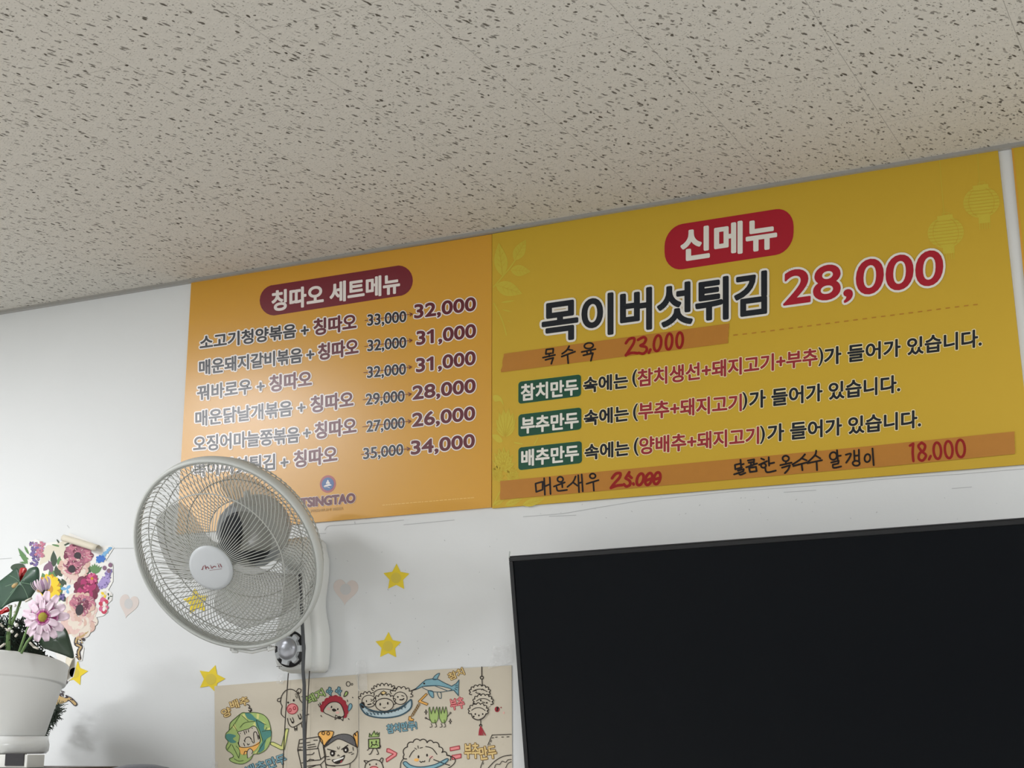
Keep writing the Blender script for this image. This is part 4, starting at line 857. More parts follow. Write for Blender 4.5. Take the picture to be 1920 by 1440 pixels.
# bracket: profile of half widths against height, wall at Y = 0
def rr_ring(cx, hw, y0, y1, z, rad=.016, n=5):
    pts = []
    for sx, sy, s0 in ((1, 1, 0), (-1, 1, 90), (-1, -1, 180), (1, -1, 270)):
        for k in range(n + 1):
            q = math.radians(s0 + 90 * k / n); ccx = cx + sx * (hw - rad); ccy = (y1 if sy > 0 else y0) - sy * rad; pts.append(np.array([ccx + rad * math.cos(q), ccy + rad * math.sin(q), z]))
    return pts
z0 = bz[2]; prof = [(0, .046, .042), (.006, .054, .050), (.022, .0585, .056), (.05, .060, .060), (.085, .059, .060), (.11, .0545, .059), (.135, .048, .057), (.157, .0445, .056), (.18, .0445, .056), (.205, .048, .056), (.235, .0515, .056), (.27, .051, .055), (.31, .040, .048), (.322, .028, .036)]
mb = MB(); mb.loft([rr_ring(bx0 + .012, hw, -dp, -.0025, z0 + z, min(.016, hw * .4)) for z, hw, dp in prof], m_fan); br = mb.build('wall_bracket', fan)
mb = MB(); mb.loft([rr_ring(bx0, hw - .011, -dp - .022, -dp + .012, z0 + z + .004, min(.013, hw * .35)) for z, hw, dp in prof], m_fan); fc = mb.build('bracket_face', fan)
mb = MB(); top = np.array([bx0 + .006, -.06, z0 + .27]); q = FC - .165 * n3
mb.tube([top, top + np.array([0, -.03, .02]), (top * .45 + q * .55) + np.array([0, 0, -.02]), q - .03 * e2], .026, m_fan, 20, rs=[.034, .032, .027, .026]); mb.build('neck', fan)
yd = -.0835; a_ = P(543.5, 1217, yd); X_, Y_, Z_ = np.array([1, 0, 0.]), np.array([0, 0, 1.]), np.array([0, -1, 0.]); FD = (X_, Y_, Z_)
mb = MB(); mb.lathe([(.0, .002), (.042, .002), (.0435, -.001), (.0435, -.003), (0, -.003)], a_, FD, m_blk, 40); dial = mb.build('dial_plate', fan, 'black round dial plate')
lob = []
for k in range(96):
    t = 2 * math.pi * k / 96; lob.append(.0335 + .0054 * (1 if math.cos(7 * t) > -.1 else -.6))
mb = MB(); vs = []; 
for z in (.002, .010):
    for k in range(96): t = 2 * math.pi * k / 96; vs.append(a_ + lob[k] * (1 if z < .005 else .96) * (math.cos(t) * X_ + math.sin(t) * Y_) + z * Z_)
mb.add(vs, [(k, (k + 1) % 96, 96 + (k + 1) % 96, 96 + k) for k in range(96)] + [tuple(range(96, 192)), tuple(reversed(range(96)))], m_cap); kn = mb.build('knob', fan, 'silver lobed knob')
mb = MB(); mb.lathe([(.026, .009), (.026, .013), (.0235, .017), (.016, .021), (.007, .0225), (0, .0228)], a_, FD, m_chr, 40); mb.box((a_[0] - .02, a_[1] - .0215, a_[2] - .0012), (a_[0] + .02, a_[1] - .012, a_[2] + .0012), m_chr); mb.build('knob_dome', kn, 'shiny silver dome')
a = Art(-.0825); kb = crop(490, 1080, 6.857)
for x, y in ((195, 1165), (485, 1132)):
    a = Art(-.0825)
    for j in range(3): a.stroke(kb([(x + j * 26, y - j * 1.5), (x + 17 + j * 26, y - 3 - j * 1.5)]), 1.2, m_pen, 1, cap=False)
    a.fill(kb([(x + 30, y + 12), (x + 46, y + 11), (x + 38, y + 24)]), m_pen, 1)
    a.build('dial_mark', dial, 'small dark dial mark')
pc = [P(562, 1075, -.115), P(565, 1120, -.112), P(566, 1160, -.108), P(568, 1190, -.104), P(569.5, 1220, -.102), P(568, 1255, -.10), P(570.5, 1285, -.098), P(570, 1340, -.09), P(572, 1440, -.08), P(572.5, 1470, -.077)]
mb = MB(); mb.tube([np.array(q) for q in [tuple(x) for x in pc]], .0042, m_cord, 8); mb.build('power_cord', fan, 'dark grey power cord')
for pts in ([(540.6, 1262), (538, 1300), (534, 1365), (531, 1425), (530, 1470)], [(580.3, 1258), (578, 1300), (574.5, 1360), (571.5, 1440), (570.5, 1470)]):
    mb = MB(); mb.tube([P(x, y, -.05) for x, y in pts], .0013, m_str, 6); mb.build('pull_cord', fan, 'thin dark pull cord')

# ------------------------------------------------------------------ flower wall sticker (flat print with a curled top)
m_stk = mat('sticker_white', (238, 236, 230), .5, .4); m_curl = mat('cream_sticker_back', (226, 218, 198), .6, .3)
pal = {n: mat('sticker_' + n, c, .5, .4) for n, c in dict(plum=(120, 48, 74), rose=(196, 120, 138), blush=(228, 196, 186), ivory=(232, 220, 204), wine=(112, 24, 58), magenta=(172, 42, 102), pink=(214, 98, 138), violet=(120, 104, 160), lilac=(170, 152, 206), navy=(52, 50, 100), blue=(54, 112, 196), sky=(120, 176, 216), leaf=(96, 138, 84), moss=(60, 78, 58), yellow=(240, 208, 40), amber=(206, 150, 34), dusty=(168, 98, 120), peach=(218, 182, 166), dark=(48, 34, 40), gold=(196, 166, 110), red=(200, 54, 84), mauve=(132, 96, 120)).items()}
kG, kE, kH = crop(0, 980, 5.5385), crop(90, 990, 5.7571), crop(0, 1180, 5.5385)
YK = -.0015
STK = thing('flower_sticker', P(135, 1200), 'cut-out bouquet sticker on the wall behind the flower pot, top edge curled', 'wall sticker')
a = Art(YK)
back = kG([(280, 300), (300, 230), (320, 190), (370, 175), (470, 215), (690, 185), (720, 110), (1050, 250), (1150, 235), (1180, 260), (1090, 400), (1130, 410), (1170, 440), (1170, 610), (1120, 700), (1165, 740), (1160, 800), (1110, 850), (1115, 930), (1070, 965), (1000, 980), (990, 1060), (930, 1130), (860, 1215), (830, 1250), (870, 1300), (850, 1430), (800, 1440), (760, 1600), (660, 1680), (640, 1540), (560, 1300), (400, 1000), (360, 600), (270, 440)])
a.fill(back, m_stk, 0); a.stroke(back, 1.2, m_stk, 0, closed=True); a.build('backing', STK)
def petals(a, k, cx, cy, rx, ry, n, m1, m2, layer, rot=0, w=.34, core=None, rc=.22):
    for j in range(n):
        an = math.radians(rot + 360 * j / n); c = np.array([cx, cy], float); e = c + np.array([rx * math.cos(an), ry * math.sin(an)])
        q = k([tuple(c), tuple(e)]); q0, q1 = np.array(q[0]), np.array(q[1]); L_ = np.hypot(*(q1 - q0)); a.fill(ell(*((q0 + q1) / 2), L_ * .5, L_ * w * .95, math.degrees(math.atan2(*(q1 - q0)[::-1])), 12), m1 if j % 2 else m2, layer + .12 * (j % 4))
    if core: a.fill(k(ell(cx, cy, rx * rc, ry * rc, 0, 14)), core, layer + 1)
def bloom(name, label, fn): a = Art(YK); fn(a); a.build(name, STK, label)
def f1(a):
    for cx, cy, m1 in ((350, 320, 'violet'), (420, 270, 'rose')):
        for j in range(46):
            t = random.random(); x = cx + random.gauss(0, 26) * (1.1 - .4 * t); y = cy - 110 + 240 * t if m1 == 'violet' else cy - 70 + 150 * t
            petals(a, kG, x, y, 17, 17, 4, pal[m1], pal[random.choice(['violet', 'navy', 'mauve'] if m1 == 'violet' else ['rose', 'lilac', 'mauve'])], 2 + .02 * j, random.random() * 90, .4)
    for p in (((290, 430), (185, 260)), ((300, 380), (195, 335)), ((290, 420), (200, 410)), ((300, 330), (250, 240))): q = kG(p); leafpx(a, q[0], q[1], .12, pal['leaf'], 0, 1)
    a.fill(kG(cat_([(110, 470), (150, 430), (240, 430), (260, 500), (180, 520)], True)), pal['moss'], 1)
bloom('hyacinth_print', 'purple hyacinth', f1)
def f2(a):
    petals(a, kG, 510, 690, 130, 165, 13, pal['yellow'], pal['amber'], 1.5, 8, .2); petals(a, kG, 520, 690, 112, 150, 13, pal['yellow'], pal['yellow'], 2.2, 22, .2, pal['amber'], .28)
bloom('sunflower_print', 'yellow sunflower', f2)
def f3(a):
    petals(a, kG, 640, 250, 105, 90, 8, pal['leaf'], pal['moss'], .6, 60, .1)
    for p, m in ((((560, 460), (555, 290)), 'moss'), (((600, 440), (640, 330)), 'leaf'), (((540, 520), (505, 390)), 'mauve'), (((450, 500), (540, 400)), 'mauve'), (((590, 560), (580, 440)), 'moss'), (((640, 640), (560, 560)), 'moss'), (((650, 720), (590, 700)), 'moss'), (((640, 770), (610, 820)), 'leaf')):
        q = kG(p); leafpx(a, q[0], q[1], .2, pal[m], 0, 1)
    a.fill(kG(cat_([(410, 430), (475, 250), (560, 230), (690, 190), (640, 330), (600, 370), (560, 290), (520, 380), (450, 420)], True)), m_curl, .7)
    for j in range(7): q = kG([(620, 220), (700 - abs(j - 3) * 12, 190 + 32 * j)]); leafpx(a, q[0], q[1], .14, m_curl, 0, 1.2)
    for p in (((560, 720), (660, 600)), ((600, 760), (640, 640)), ((900, 560), (880, 440)), ((940, 520), (900, 430)), ((560, 600), (520, 470)), ((640, 560), (600, 470)), ((480, 640), (440, 520)), ((700, 800), (620, 790)), ((680, 660), (640, 580))):
        q = kG(p); leafpx(a, q[0], q[1], .3, pal[random.choice(['moss', 'leaf', 'moss'])], 0, .6)
    petals(a, kG, 690, 690, 60, 50, 6, pal['sky'], m_stk, 1.2, 10, .3); petals(a, kG, 645, 770, 36, 40, 6, pal['violet'], pal['navy'], 1.4, 10, .35)
bloom('foliage_print', None, f3)
def rose(a, k, cx, cy, rx, ry, cols, dark, layer=2):
    m = len(cols)
    for i in range(m):
        s_ = 1 - i / m; n = 9 - i
        petals(a, k, cx + random.uniform(-3, 3), cy + (1 - s_) * ry * -.12, rx * s_, ry * s_, max(5, n), pal[cols[i][0]], pal[cols[i][1]], layer + i * .9, i * 23, .42)
    if dark: a.fill(k(ell(cx + dark[0], cy + dark[1], 36, 42, 10, 14)), pal['dark'], layer + m)
def big(a, cx, cy, rx, ry, stops, dark, layer, seed):
    rg = random.Random(seed); m = len(stops)
    for i in range(m):
        s_ = 1 - i / (m + .6); n = max(7, 17 - 2 * i)
        for j in range(n):
            an = 2 * math.pi * (j + .5 * (i % 2)) / n + rg.uniform(-.1, .1); f = s_ * rg.uniform(.9, 1.06); c = np.array([cx + rx * .25 * s_ * math.cos(an), cy + ry * .25 * s_ * math.sin(an)]); e = np.array([cx + rx * f * math.cos(an), cy + ry * f * math.sin(an)])
            q = kG([tuple(c), tuple(e)]); q0, q1 = np.array(q[0]), np.array(q[1]); L_ = np.hypot(*(q1 - q0)); a.fill(ell(*((q0 + q1) / 2), L_ * .5, L_ * rg.uniform(.30, .42), math.degrees(math.atan2(*(q1 - q0)[::-1])), 14), pal[rg.choice(stops[i])], layer + i * .7)
            if rg.random() < .6: a.stroke([tuple(np.array(q[0]) * .45 + np.array(q[1]) * .55), tuple(np.array(q[0]) * .1 + np.array(q[1]) * .9)], .8, pal[rg.choice(['ivory', 'blush', 'dusty'])], layer + i * .7 + .9, cap=False)
    if dark: a.fill(kG(ell(cx + dark[0], cy + dark[1], dark[2], dark[3], 15, 14)), pal['dark'], layer + m)
bloom('anemone_print', 'plum and blush anemone, upper', lambda a: (big(a, 770, 440, 165, 205, [['ivory', 'peach'], ['blush', 'ivory'], ['peach', 'blush'], ['rose', 'blush']], None, 1, 1), big(a, 815, 330, 150, 125, [['plum', 'dusty', 'rose'], ['rose', 'dusty'], ['plum', 'dusty'], ['dusty', 'rose']], (-10, 15, 38, 40), 4, 2), big(a, 755, 450, 105, 95, [['dusty', 'rose', 'blush'], ['dusty', 'plum'], ['rose', 'dusty']], (-10, 30, 38, 40), 8, 3)))
bloom('ranunculus_print', 'magenta ranunculus', lambda a: (rose(a, kG, 900, 690, 140, 150, [('wine', 'plum'), ('magenta', 'wine'), ('wine', 'magenta'), ('magenta', 'pink')], None, 2), petals(a, kG, 955, 580, 62, 62, 11, pal['pink'], pal['magenta'], 7, 0, .28, pal['amber'], .25)))
bloom('anemone_print', 'blush and ivory anemone, lower', lambda a: (big(a, 815, 960, 200, 245, [['ivory', 'peach', 'blush'], ['ivory', 'blush'], ['peach', 'ivory'], ['ivory', 'blush'], ['blush', 'peach']], None, 2, 4), big(a, 850, 845, 140, 125, [['peach', 'dusty', 'rose'], ['dusty', 'rose'], ['rose', 'mauve', 'plum'], ['dusty', 'plum']], (-25, 60, 40, 58), 6, 5)))
def f4(a):
    for j in range(14): t = j / 13; petals(a, kG, 1020 + 130 * t, 400 - 140 * t + random.uniform(-8, 8), 30 - 14 * t, 26 - 10 * t, 5, pal['blue' if t < .35 else 'sky'], pal['sky'], 2 + .1 * j, j * 30, .34)
    petals(a, kG, 1045, 375, 52, 42, 7, pal['blue'], pal['blue'], 4, 0, .34)
    for j in range(6): q = kG([(985, 530), (930 + j * 26, 420 + abs(j - 2) * 12)]); leafpx(a, q[0], q[1], .18, pal['leaf'], 0, 1.4)
bloom('delphinium_print', 'blue delphinium', f4)
def f5(a):
    for j in range(34):
        t = random.random(); petals(a, kG, 1130 - 85 * t + random.gauss(0, 18), 500 + 190 * t, 26, 26, 5, pal['lilac'], pal[random.choice(['violet', 'lilac', 'lilac'])], 2 + .02 * j, random.random() * 70, .4)
    for cx, cy in ((1145, 440), (1085, 470), (1130, 500)): a.fill(kG(ell(cx, cy, 22, 24, 0, 12)), pal['mauve'], 3)
bloom('lilac_print', 'lilac blossom spray', f5)
def f6(a):
    petals(a, kG, 1075, 860, 52, 90, 6, pal['red'], pal['pink'], 2, 20, .4); petals(a, kG, 1085, 870, 30, 55, 5, m_stk, pal['blush'], 3, 40, .3); petals(a, kG, 1080, 745, 38, 38, 5, pal['yellow'], m_curl, 2, 0, .4); petals(a, kG, 1135, 765, 30, 42, 6, m_stk, pal['moss'], 2, 0, .2)
bloom('petunia_print', 'small red and white petunia', f6)
def f7(a):
    for st in ([(910, 1130), (860, 1175), (800, 1200), (790, 1260), (840, 1290), (815, 1340), (825, 1410)],): a.stroke(cat_(kG(st)), 7.5, pal['dark'], 1); a.stroke(cat_(kG(st)), 3.2, pal['gold'], 2)
    for j in range(22):
        t = random.random(); x, y = 805 + random.uniform(-20, 45), 1180 + 240 * t; a.fill(kG(ell(x, y, 7, 10, 30 * j, 8)), pal['gold' if j % 2 else 'dark'], 3)
    a.stroke(cat_(kG([(900, 1140), (850, 1190), (870, 1215)])), 5, pal['dark'], 1)
def f8(a):
    st = [(680, 545), (610, 600), (600, 680), (660, 730), (720, 720), (780, 775)]; a.stroke(cat_(kH(st)), 8, pal['dark'], 1); a.stroke(cat_(kH(st)), 4.5, pal['gold'], 2)
    a.fill(kH(cat_([(560, 780), (570, 710), (640, 700), (700, 740), (620, 775)], True)), pal['gold'], 2)
    for j in range(18): t = random.random(); x, y = 610 + 150 * t + random.uniform(-15, 15), 640 + 110 * t + random.uniform(-20, 20); a.fill(kH(ell(x, y, 7, 9, 30 * j, 8)), pal['dark'], 3)
bloom('branch_print', 'black and gold branch, upper', f7)
bloom('petunia_print', 'small red petunia', lambda a: petals(a, kG, 620, 900, 40, 60, 5, pal['red'], pal['pink'], 1.6, 0, .4))
bloom('branch_print', 'black and gold branch, lower', f8)
# curled edges are real curled paper
def curl(pts_axis, rad, turn, m, name, label, w0=-.0018):
    p0, p1 = [np.array(P(x, y, w0)) for x, y in pts_axis]; ax = unit(p1 - p0); out = np.array([0, -1.0, 0]); dn = unit(np.cross(ax, out)); grid = []
    if dn[2] > 0: dn = -dn
    for i in range(9):
        t = i / 8; c = p0 * (1 - t) + p1 * t; row = []
        for j in range(13):
            q = turn * j / 12; r = rad * (1 - .25 * j / 12); row.append(c + out * rad + r * (math.sin(q) * -dn - math.cos(q) * out) + dn * 0)
        grid.append(row)
    mb = MB(); mb.sheet(grid, (0, -.0003, 0), m); mb.build(name, STK, label)
curl([(124, 1010), (189, 1030)], .011, 4.3, m_curl, 'curled_edge', 'rolled cream top edge')
g = []
for t in np.linspace(0, 1, 9):
    a0, a1 = np.array(P(139 - 18 * t ** .8, 1232 + 45 * t, -.004 - .012 * math.sin(math.pi * t))), np.array(P(124 - 4 * t, 1232 + 38 * t, -.003)); g.append([a0 * (1 - s_) + a1 * s_ for s_ in np.linspace(0, 1, 5)])
mb = MB(); mb.sheet(g, (0, .0004, 0), m_curl); mb.build('curled_strip', STK, 'cream curled strip')

# ------------------------------------------------------------------ flower pot
m_pot = mat('white_plastic_pot', (240, 241, 238), .5, .4, bump=(200, .05, .001)); m_soil = mat('dark_moss', (44, 52, 44), .95, .1, noise=(60, .5), bump=(80, .8, .01)); m_lf = mat('dark_green_leaf', (44, 74, 56), .35, .5, noise=(30, .15)); m_lf2 = mat('deep_green_leaf', (34, 54, 34), .4, .5, noise=(30, .15)); m_vein = mat('pale_leaf_vein', (92, 122, 92), .5)
m_ndl = mat('dark_needle', (30, 38, 32), .7, .2); m_sp = mat('red_spathe', (186, 26, 30), .3, .6); m_pkp = mat('pale_pink_petal', (228, 206, 218), .6, .3); m_pkd = mat('purple_petal_base', (176, 62, 130), .6, .3); m_pkm = mat('mid_pink_petal', (206, 140, 180), .6, .3); m_cen = mat('olive_yellow_centre', (160, 148, 60), .8, .2, bump=(300, .6, .002)); m_stem = mat('green_stem', (108, 138, 84), .5); m_ber = mat('white_berry', (236, 234, 226), .4, .5); m_spx = mat('tan_spadix', (186, 156, 104), .6)
YC = -.33
er = unit(np.array([M[0][0], M[0][1], 0])); ev = np.array([-er[1], er[0], 0])   # across the view, along the view
RT = .172; S_ = P(125, 1248, YC + RT * er[1]); pc_ = S_ - RT * er; pc_[2] = 0; cx0 = pc_[0]; YC = pc_[1]; X3 = (np.array([1, 0, 0.]), np.array([0, 1, 0.]), np.array([0, 0, 1.]))
def rz(px, py):
    q = PL(px, py, pc_, ev); return float(np.dot(q - pc_, er)), float(q[2])
def zz(px, py): return rz(px, py)[1]
zt, zb1, zb, zs0, zs1 = zz(125, 1245), zz(119, 1282), zz(80, 1382), zz(87, 1385), zz(86, 1413)
R2, RB, RS = rz(118, 1281)[0], rz(80.5, 1381)[0], rz(88, 1390)[0]
def leanback(mb):                              # the pot leans back a little in its saucer
    mb.v = [(x, y, z - .15 * min(1.2, max(0, (z - zb) / (zt - zb))) * ((x - pc_[0]) * ev[0] + (y - pc_[1]) * ev[1])) for x, y, z in mb.v]
pot = thing('flower_pot', (cx0, YC, zb), 'white plastic pot of artificial flowers standing in a white saucer', 'flower pot')
mb = MB(); mb.lathe([(0, zb), (RB - .004, zb), (RB, zb + .004), (R2 - .0085, zb1 - .003), (R2 - .007, zb1), (R2 - .001, zb1), (R2 + .001, zb1 + .003), (RT - .002, zt - .004), (RT, zt), (RT - .004, zt + .002), (RT - .007, zt), (R2 - .02, zb1), (R2 - .03, zt - .05), (0, zt - .05)], pc_, X3, m_pot, 72); leanback(mb); mb.build('pot', pot)
mb = MB(); mb.lathe([(0, zt - .05), (RT - .03, zt - .045), (RT - .04, zt - .01), (RT - .06, zt + .03), (.06, zt + .075), (0, zt + .085)][::-1], pc_, X3, m_soil, 40); leanback(mb); mb.build('moss_filling', pot, 'dark moss filling')
sau = thing('saucer', (cx0, YC, zs1), 'white glossy round saucer under the flower pot', 'saucer')
m_sau = mat('white_glazed_saucer', (236, 238, 236), .18, .6)
mb = MB(); mb.lathe([(0, zs1), (RS - .006, zs1), (RS, zs1 + .006), (RS + .001, zs1 + .02), (RS - .003, zb + .002), (RS - .007, zb + .002), (RS - .01, zb - .006), (0, zb - .006)], pc_, X3, m_sau, 72); mb.build('dish', sau)
sau_d = [o for o in sau.children]
# leaves: grid around a spine on a plane facing the viewer, gently cupped
def leaf3(mb, outline, y0, m, bulge=.012, n=8, tilt=0.0):
    """outline: list of (left px, right px) rows from base to tip"""
    g = []
    for i, (l, r) in enumerate(outline):
        row = []
        for j in range(n + 1):
            t = j / n; x, y = l[0] + (r[0] - l[0]) * t, l[1] + (r[1] - l[1]) * t; s_ = 2 * t - 1
            row.append(P(x, y, y0 - bulge * (1 - abs(s_)) + tilt * i))
        g.append(row)
    mb.sheet(g, (0, .0008, 0), m)
def hleaf(pts_px, cpx, y0, m, bulge):
    """leaf from a closed outline: fan of rings towards the centre point"""
    mb = MB(); O = cat_(pts_px, True, 5); c = np.array(cpx, float); n = len(O); g = []
    for i, s_ in enumerate((1, .75, .5, .25, .03)):
        g.append([P(c[0] + (x - c[0]) * s_, c[1] + (y - c[1]) * s_, y0 - bulge * (1 - s_) - .3 * bulge * math.sin(3.0 * k * 2 * math.pi / n) * s_) for k, (x, y) in enumerate(O + [O[0]])])
    mb.sheet(g, (0, .0008, 0), m); return mb
k5_ = crop(0, 1010, 6.26)
mb = hleaf(k5_([(232, 495), (215, 400), (190, 340), (120, 400), (30, 470), (-40, 540), (-30, 700), (0, 830), (60, 790), (150, 745), (230, 735), (330, 720), (390, 650), (440, 560), (462, 430), (440, 335), (350, 345), (300, 400), (260, 470)]), k5_([(236, 515)])[0], -.44, m_lf, .014); lf = mb.build('anthurium_leaf', pot, 'heart shaped glossy green leaf')
a = Art(-.4565)
for e in ((20, 800), (120, 640), (110, 430), (390, 380), (420, 560), (330, 700), (60, 560)): a.stroke(cat_(k5_([(236, 515), ((236 + e[0]) / 2 + 6, (515 + e[1]) / 2 - 8), e])), .8, m_vein, 0, cap=False)
a.build('leaf_vein', lf, 'pale leaf veins')
mb = MB(); mb.tube([P(*k5_([q])[0], -.425) for q in ((245, 720), (200, 850), (130, 1020), (95, 1140), (92, 1330))], .0045, m_stem, 8, rs=[.003, .0035, .004, .005, .006]); mb.tube([P(*k5_([q])[0], -.43) for q in ((130, 780), (122, 900), (110, 1010), (90, 1120))], .003, m_stem, 8); mb.build('leaf_stem', pot)
mb = hleaf(k5_([(225, 500), (222, 410), (240, 345), (310, 350), (300, 420), (270, 480)]), k5_([(255, 420)])[0], -.425, m_sp, .006); mb.build('red_spathe', pot, 'red waxy spathe')
mb = hleaf(k5_([(-40, 860), (10, 840), (80, 800), (110, 850), (60, 870), (0, 890)]), k5_([(50, 845)])[0], -.415, m_sp, .006); mb.build('red_spathe', pot, 'red waxy spathe')
mb = MB(); mb.tube([P(*k5_([q])[0], -.452) for q in ((150, 565), (180, 548), (212, 530))], .006, m_spx, 10, rs=[.004, .006, .004]); mb.build('spadix', pot, 'tan spadix')
mb = hleaf([(72, 1200), (80, 1180), (104, 1168), (122, 1178), (131, 1200), (138, 1233), (118, 1228), (95, 1220), (80, 1214)], (104, 1198), -.40, m_lf2, .012); mb.build('broad_leaf', pot, 'broad dark green leaf')
# daisy
def daisy3(cpx, R, y0, sq, nrm, pot, lab):
    c = P(*cpx, y0); s_ = np.linalg.norm(P(cpx[0] + 10, cpx[1], y0) - c) / 10; n = unit(nrm); u = unit(np.cross((0, 0, 1.0), n)); w = np.cross(n, u); Rm = R * s_
    root = None
    for ring, cnt, rr, lift in ((0, 13, 1.0, 0), (1, 9, .70, .05)):
        for k in range(cnt):
            an = 2 * math.pi * (k + .4 * ring) / cnt + random.uniform(-.06, .06); d_ = math.cos(an) * u + math.sin(an) * w; sd = -math.sin(an) * u + math.cos(an) * w; L_ = Rm * rr * random.uniform(.93, 1.05); g = []; g2 = []
            for i in range(9):
                t = i / 8; rad = L_ * (.12 + .88 * t); hw = Rm * .172 * math.sin(math.pi * (.08 + .82 * t) ** 1.5) ** .7 * (1.05 if ring == 0 else .85); row = []
                for j in range(5):
                    s2 = -1 + .5 * j; row.append(c + d_ * rad + sd * hw * s2 + n * (Rm * lift + Rm * .10 * (1 - t) ** 2 * 0 + Rm * (.06 * s2 * s2 - .10 * t * t) + ring * Rm * .05 + .0004 * k))
                g.append(row)
            mb = MB(); mb.sheet(g[:4] if ring == 0 else g[:3], n * -.0004, m_pkd); mb.sheet(g[3:5] if ring == 0 else g[2:4], n * -.0004, m_pkm); mb.sheet(g[4:] if ring == 0 else g[3:], n * -.0004, m_pkp); o = mb.build('petal', pot)
    mb = MB(); mb.lathe([(Rm * .2, Rm * .10), (Rm * .19, Rm * .18), (Rm * .12, Rm * .23), (0, Rm * .24)], c, (u, w, n), m_cen, 24); mb.build('flower_centre', pot, 'olive yellow daisy centre')
    return c
dc = daisy3((84, 1157), 35.5, -.475, 1, (.22, -.95, -.12), pot, '')
mb = MB(); mb.tube([P(80, 1165, -.462), P(62, 1190, -.455), P(50, 1205, -.45), P(40, 1225, -.45)], .003, m_stem, 8); mb.tube([P(58, 1165, -.45), P(47, 1190, -.45), P(36, 1222, -.45)], .003, m_stem, 8); mb.build('daisy_stem', pot)
# half open bud
m_bud = mat('lilac_petal', (196, 164, 196), .6, .3)
c = P(*k5_([(510, 590)])[0], -.46)
mb = MB()
for k in range(16):
    an = 2 * math.pi * k / 16; ri = .006 + .003 * (k % 3); ax = unit((-.25 + .0, -.25, .9)); u = unit(np.cross(ax, (0, 1, 0.))); w = np.cross(ax, u); d_ = math.cos(an) * u + math.sin(an) * w; sd = -math.sin(an) * u + math.cos(an) * w; g = []
    for i in range(7):
        t = i / 6; g.append([c - ax * .006 + ax * .030 * t + d_ * (ri + .011 * math.sin(math.pi * t * .62)) + sd * .0035 * s2 * math.sin(math.pi * (.15 + .75 * t)) for s2 in (-1, 0, 1)])
    mb.sheet(g, d_ * .0004, m_pkp if k % 3 else m_bud)
mb.build('flower_bud', pot, 'half open lilac pink bud'); mb = MB(); mb.lathe([(0, -.014), (.006, -.012), (.0085, -.004), (.007, .003)], c, (u, w, ax), m_lf2, 16); mb.tube([c - ax * .012, P(62, 1150, -.44), P(56, 1200, -.43)], .0025, m_stem, 6); mb.build('bud_stem', pot)
# berries, twigs, needles inside the pot
for x, y, r in ((176, 785, 20), (165, 860, 17), (168, 880, 14), (192, 1013, 27), (140, 1090, 22), (238, 810, 10), (110, 790, 18), (112, 1060, 20)):
    q = P(*k5_([(x, y)])[0], -.435); mb = MB(); rr = r / 6.26 * .00113; fr = (np.array([1, 0, 0.]), np.array([0, 1., 0]), np.array([0, 0, 1.]))
    mb.lathe([(rr * math.sin(math.pi * t / 8), -rr * math.cos(math.pi * t / 8)) for t in range(9)], q, fr, m_ber, 14); mb.build('berry', pot, 'white berry')
mb = MB()
for k in range(900):
    b = np.array([cx0 + random.uniform(-.06, RT - .05), YC + random.uniform(-.13, .08), zt + random.uniform(.0, .095)]); d_ = unit((random.uniform(-1, 1), random.uniform(-1, .4), random.uniform(-.3, 1)))
    mb.tube([b, b + d_ * random.uniform(.02, .045)], random.uniform(.0008, .0018), m_ndl if k % 5 else m_lf, 4)
o = mb.build('needle_filling', pot, 'dark green needles'); o['kind'] = 'stuff'
mb = MB()
m_twig = mat('pale_twig', (206, 200, 186), .7)
for q0, q1 in (((-20, 1290), (60, 1230)), ((350, 1220), (400, 1270)), ((395, 1270), (450, 1290)), ((180, 1150), (205, 1120)), ((0, 1000), (40, 1040)), ((60, 1060), (105, 1080)), ((300, 735), (370, 700))): mb.tube([P(*k5_([q])[0], -.44) for q in (q0, q1)], .0028, m_twig, 6)
mb.build('twig_filling', pot, 'pale twigs')
# dark green tinsel sprig hanging behind the pot
spr = MB()
for k in range(520):
    t = random.random(); x, y = 108 - 22 * t + 4 * math.sin(6 * t), 1322 + 56 * t; b = P(x, y, -.05 - .05 * random.random()); an = random.uniform(0, 2 * math.pi); L_ = (.012 + .014 * random.random()) * (1.1 - .5 * t)
    d_ = unit((math.cos(an), random.uniform(-.5, .5), math.sin(an) * .8 - .3)); spr.tube([b, b + d_ * L_], .0006, m_lf2, 4)
o = spr.build('pine_sprig'); tag(o, 'dark green pine needle sprig hanging behind the white pot', 'pine sprig')

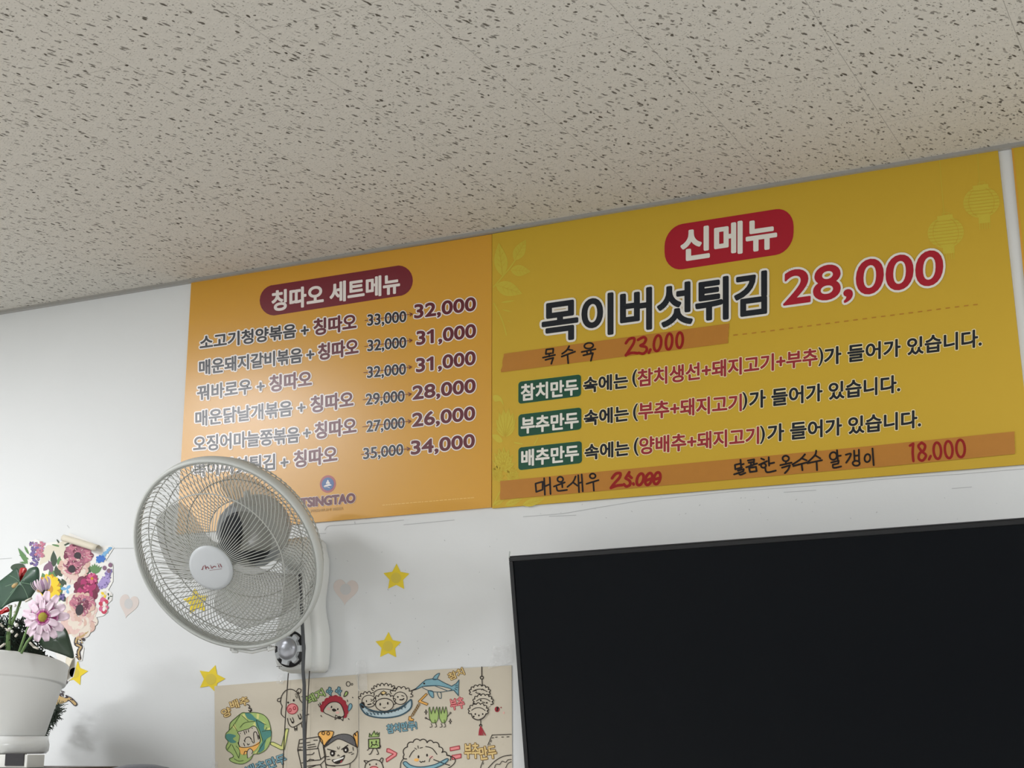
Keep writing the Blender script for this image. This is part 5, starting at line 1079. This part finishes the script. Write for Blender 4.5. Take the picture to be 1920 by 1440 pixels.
# ------------------------------------------------------------------ what the pot stands on
m_box = mat('pale_grey_stand', (206, 206, 200), .6); m_dark = mat('slot_darkness', (16, 12, 16), .6); m_tan = mat('tan_wood', (176, 140, 104), .55, noise=(20, .15)); m_wood = mat('dark_wood', (74, 62, 54), .5, noise=(20, .2)); m_dkl = mat('dark_navy_lacquer', (54, 56, 64), .35, .5)
zs = zz(60, 1437)
x1 = P(51, 1425, -.455)[0]; xl = P(-150, 1425, -.45)[0]; zw = zs - .24
stand = thing('pot_stand', ((x1 + xl) / 2, YC, zs), 'low pale grey stand with a black slot carrying the saucer', 'stand')
mb = MB(); mb.box((xl, -.455, zs), (x1, -.40, zs1 - .0005), m_box); mb.build('front_board', stand, bevel=.002)
mb = MB(); mb.box((xl, -.26, zs), (x1 - .24, -.21, zs1 - .0005), m_box); mb.build('rear_board', stand, bevel=.002)
mb = MB(); s0, s1 = P(11, 1413, -.456), P(44, 1436, -.456); mb.box((s0[0], -.4572, s1[2]), (s1[0], -.4545, s0[2]), m_dark); mb.build('slot', stand, 'black slab painting in the dark slot opening')  # thin black slab paints in the darkness of the opening
wb = thing('wooden_box', ((x1 + xl) / 2, YC, zw), 'brown wooden box under the grey stand, only its top edge in view', 'box')
xr_ = P(70, 1437, -.46)[0]
mb = MB(); mb.box((xl, -.462, zw), (xr_, -.19, zs - .0005), m_wood); mb.build('body', wb)
mb = MB(); mb.box((xl, -.4645, zw + .01), (P(28, 1437, -.465)[0], -.4618, zs - .001), m_tan); mb.build('front_panel', wb, 'tan front panel')
cab = thing('counter', (-3.0, -.3, 0), 'low wooden counter along the wall below the frame', 'counter')
mb = MB(); mb.box((-4.3, -.60, zw - .03), (-1.75, -.004, zw - .0005), m_wood); mb.build('worktop', cab, 'dark wooden worktop')
mb = MB(); mb.box((-4.28, -.58, .0), (-1.77, -.006, zw - .0305), m_tan); mb.build('body', cab)
# round dark lid
q0, q1, qt = P(216, 1440, -.3), P(312, 1440, -.3), P(268, 1432.5, -.3); rl = (q1[0] - q0[0]) / 2 * 1.06; lc = np.array([(q0[0] + q1[0]) / 2, -.3, 0])
rc = thing('lidded_pot', (lc[0], -.3, zw), 'dark round lid just peeking over the bottom edge', 'lidded pot')
zt2 = qt[2]; zl = zw
mb = MB(); mb.lathe([(0, zl), (rl * .9, zl), (rl, zl + .004), (rl, zt2 - .022), (0, zt2 - .022)], lc, X3, m_dkl, 56); mb.build('body', rc)
mb = MB(); h0 = zt2 - .022; mb.lathe([(rl * 1.02, h0), (rl * 1.02, h0 + .002), (rl * .8, h0 + (zt2 - h0) * .62), (rl * .4, h0 + (zt2 - h0) * .93), (0, zt2)], lc, X3, m_dkl, 56); mb.build('lid', rc)
bpy.data.objects.remove(_to); bpy.data.curves.remove(_tc)
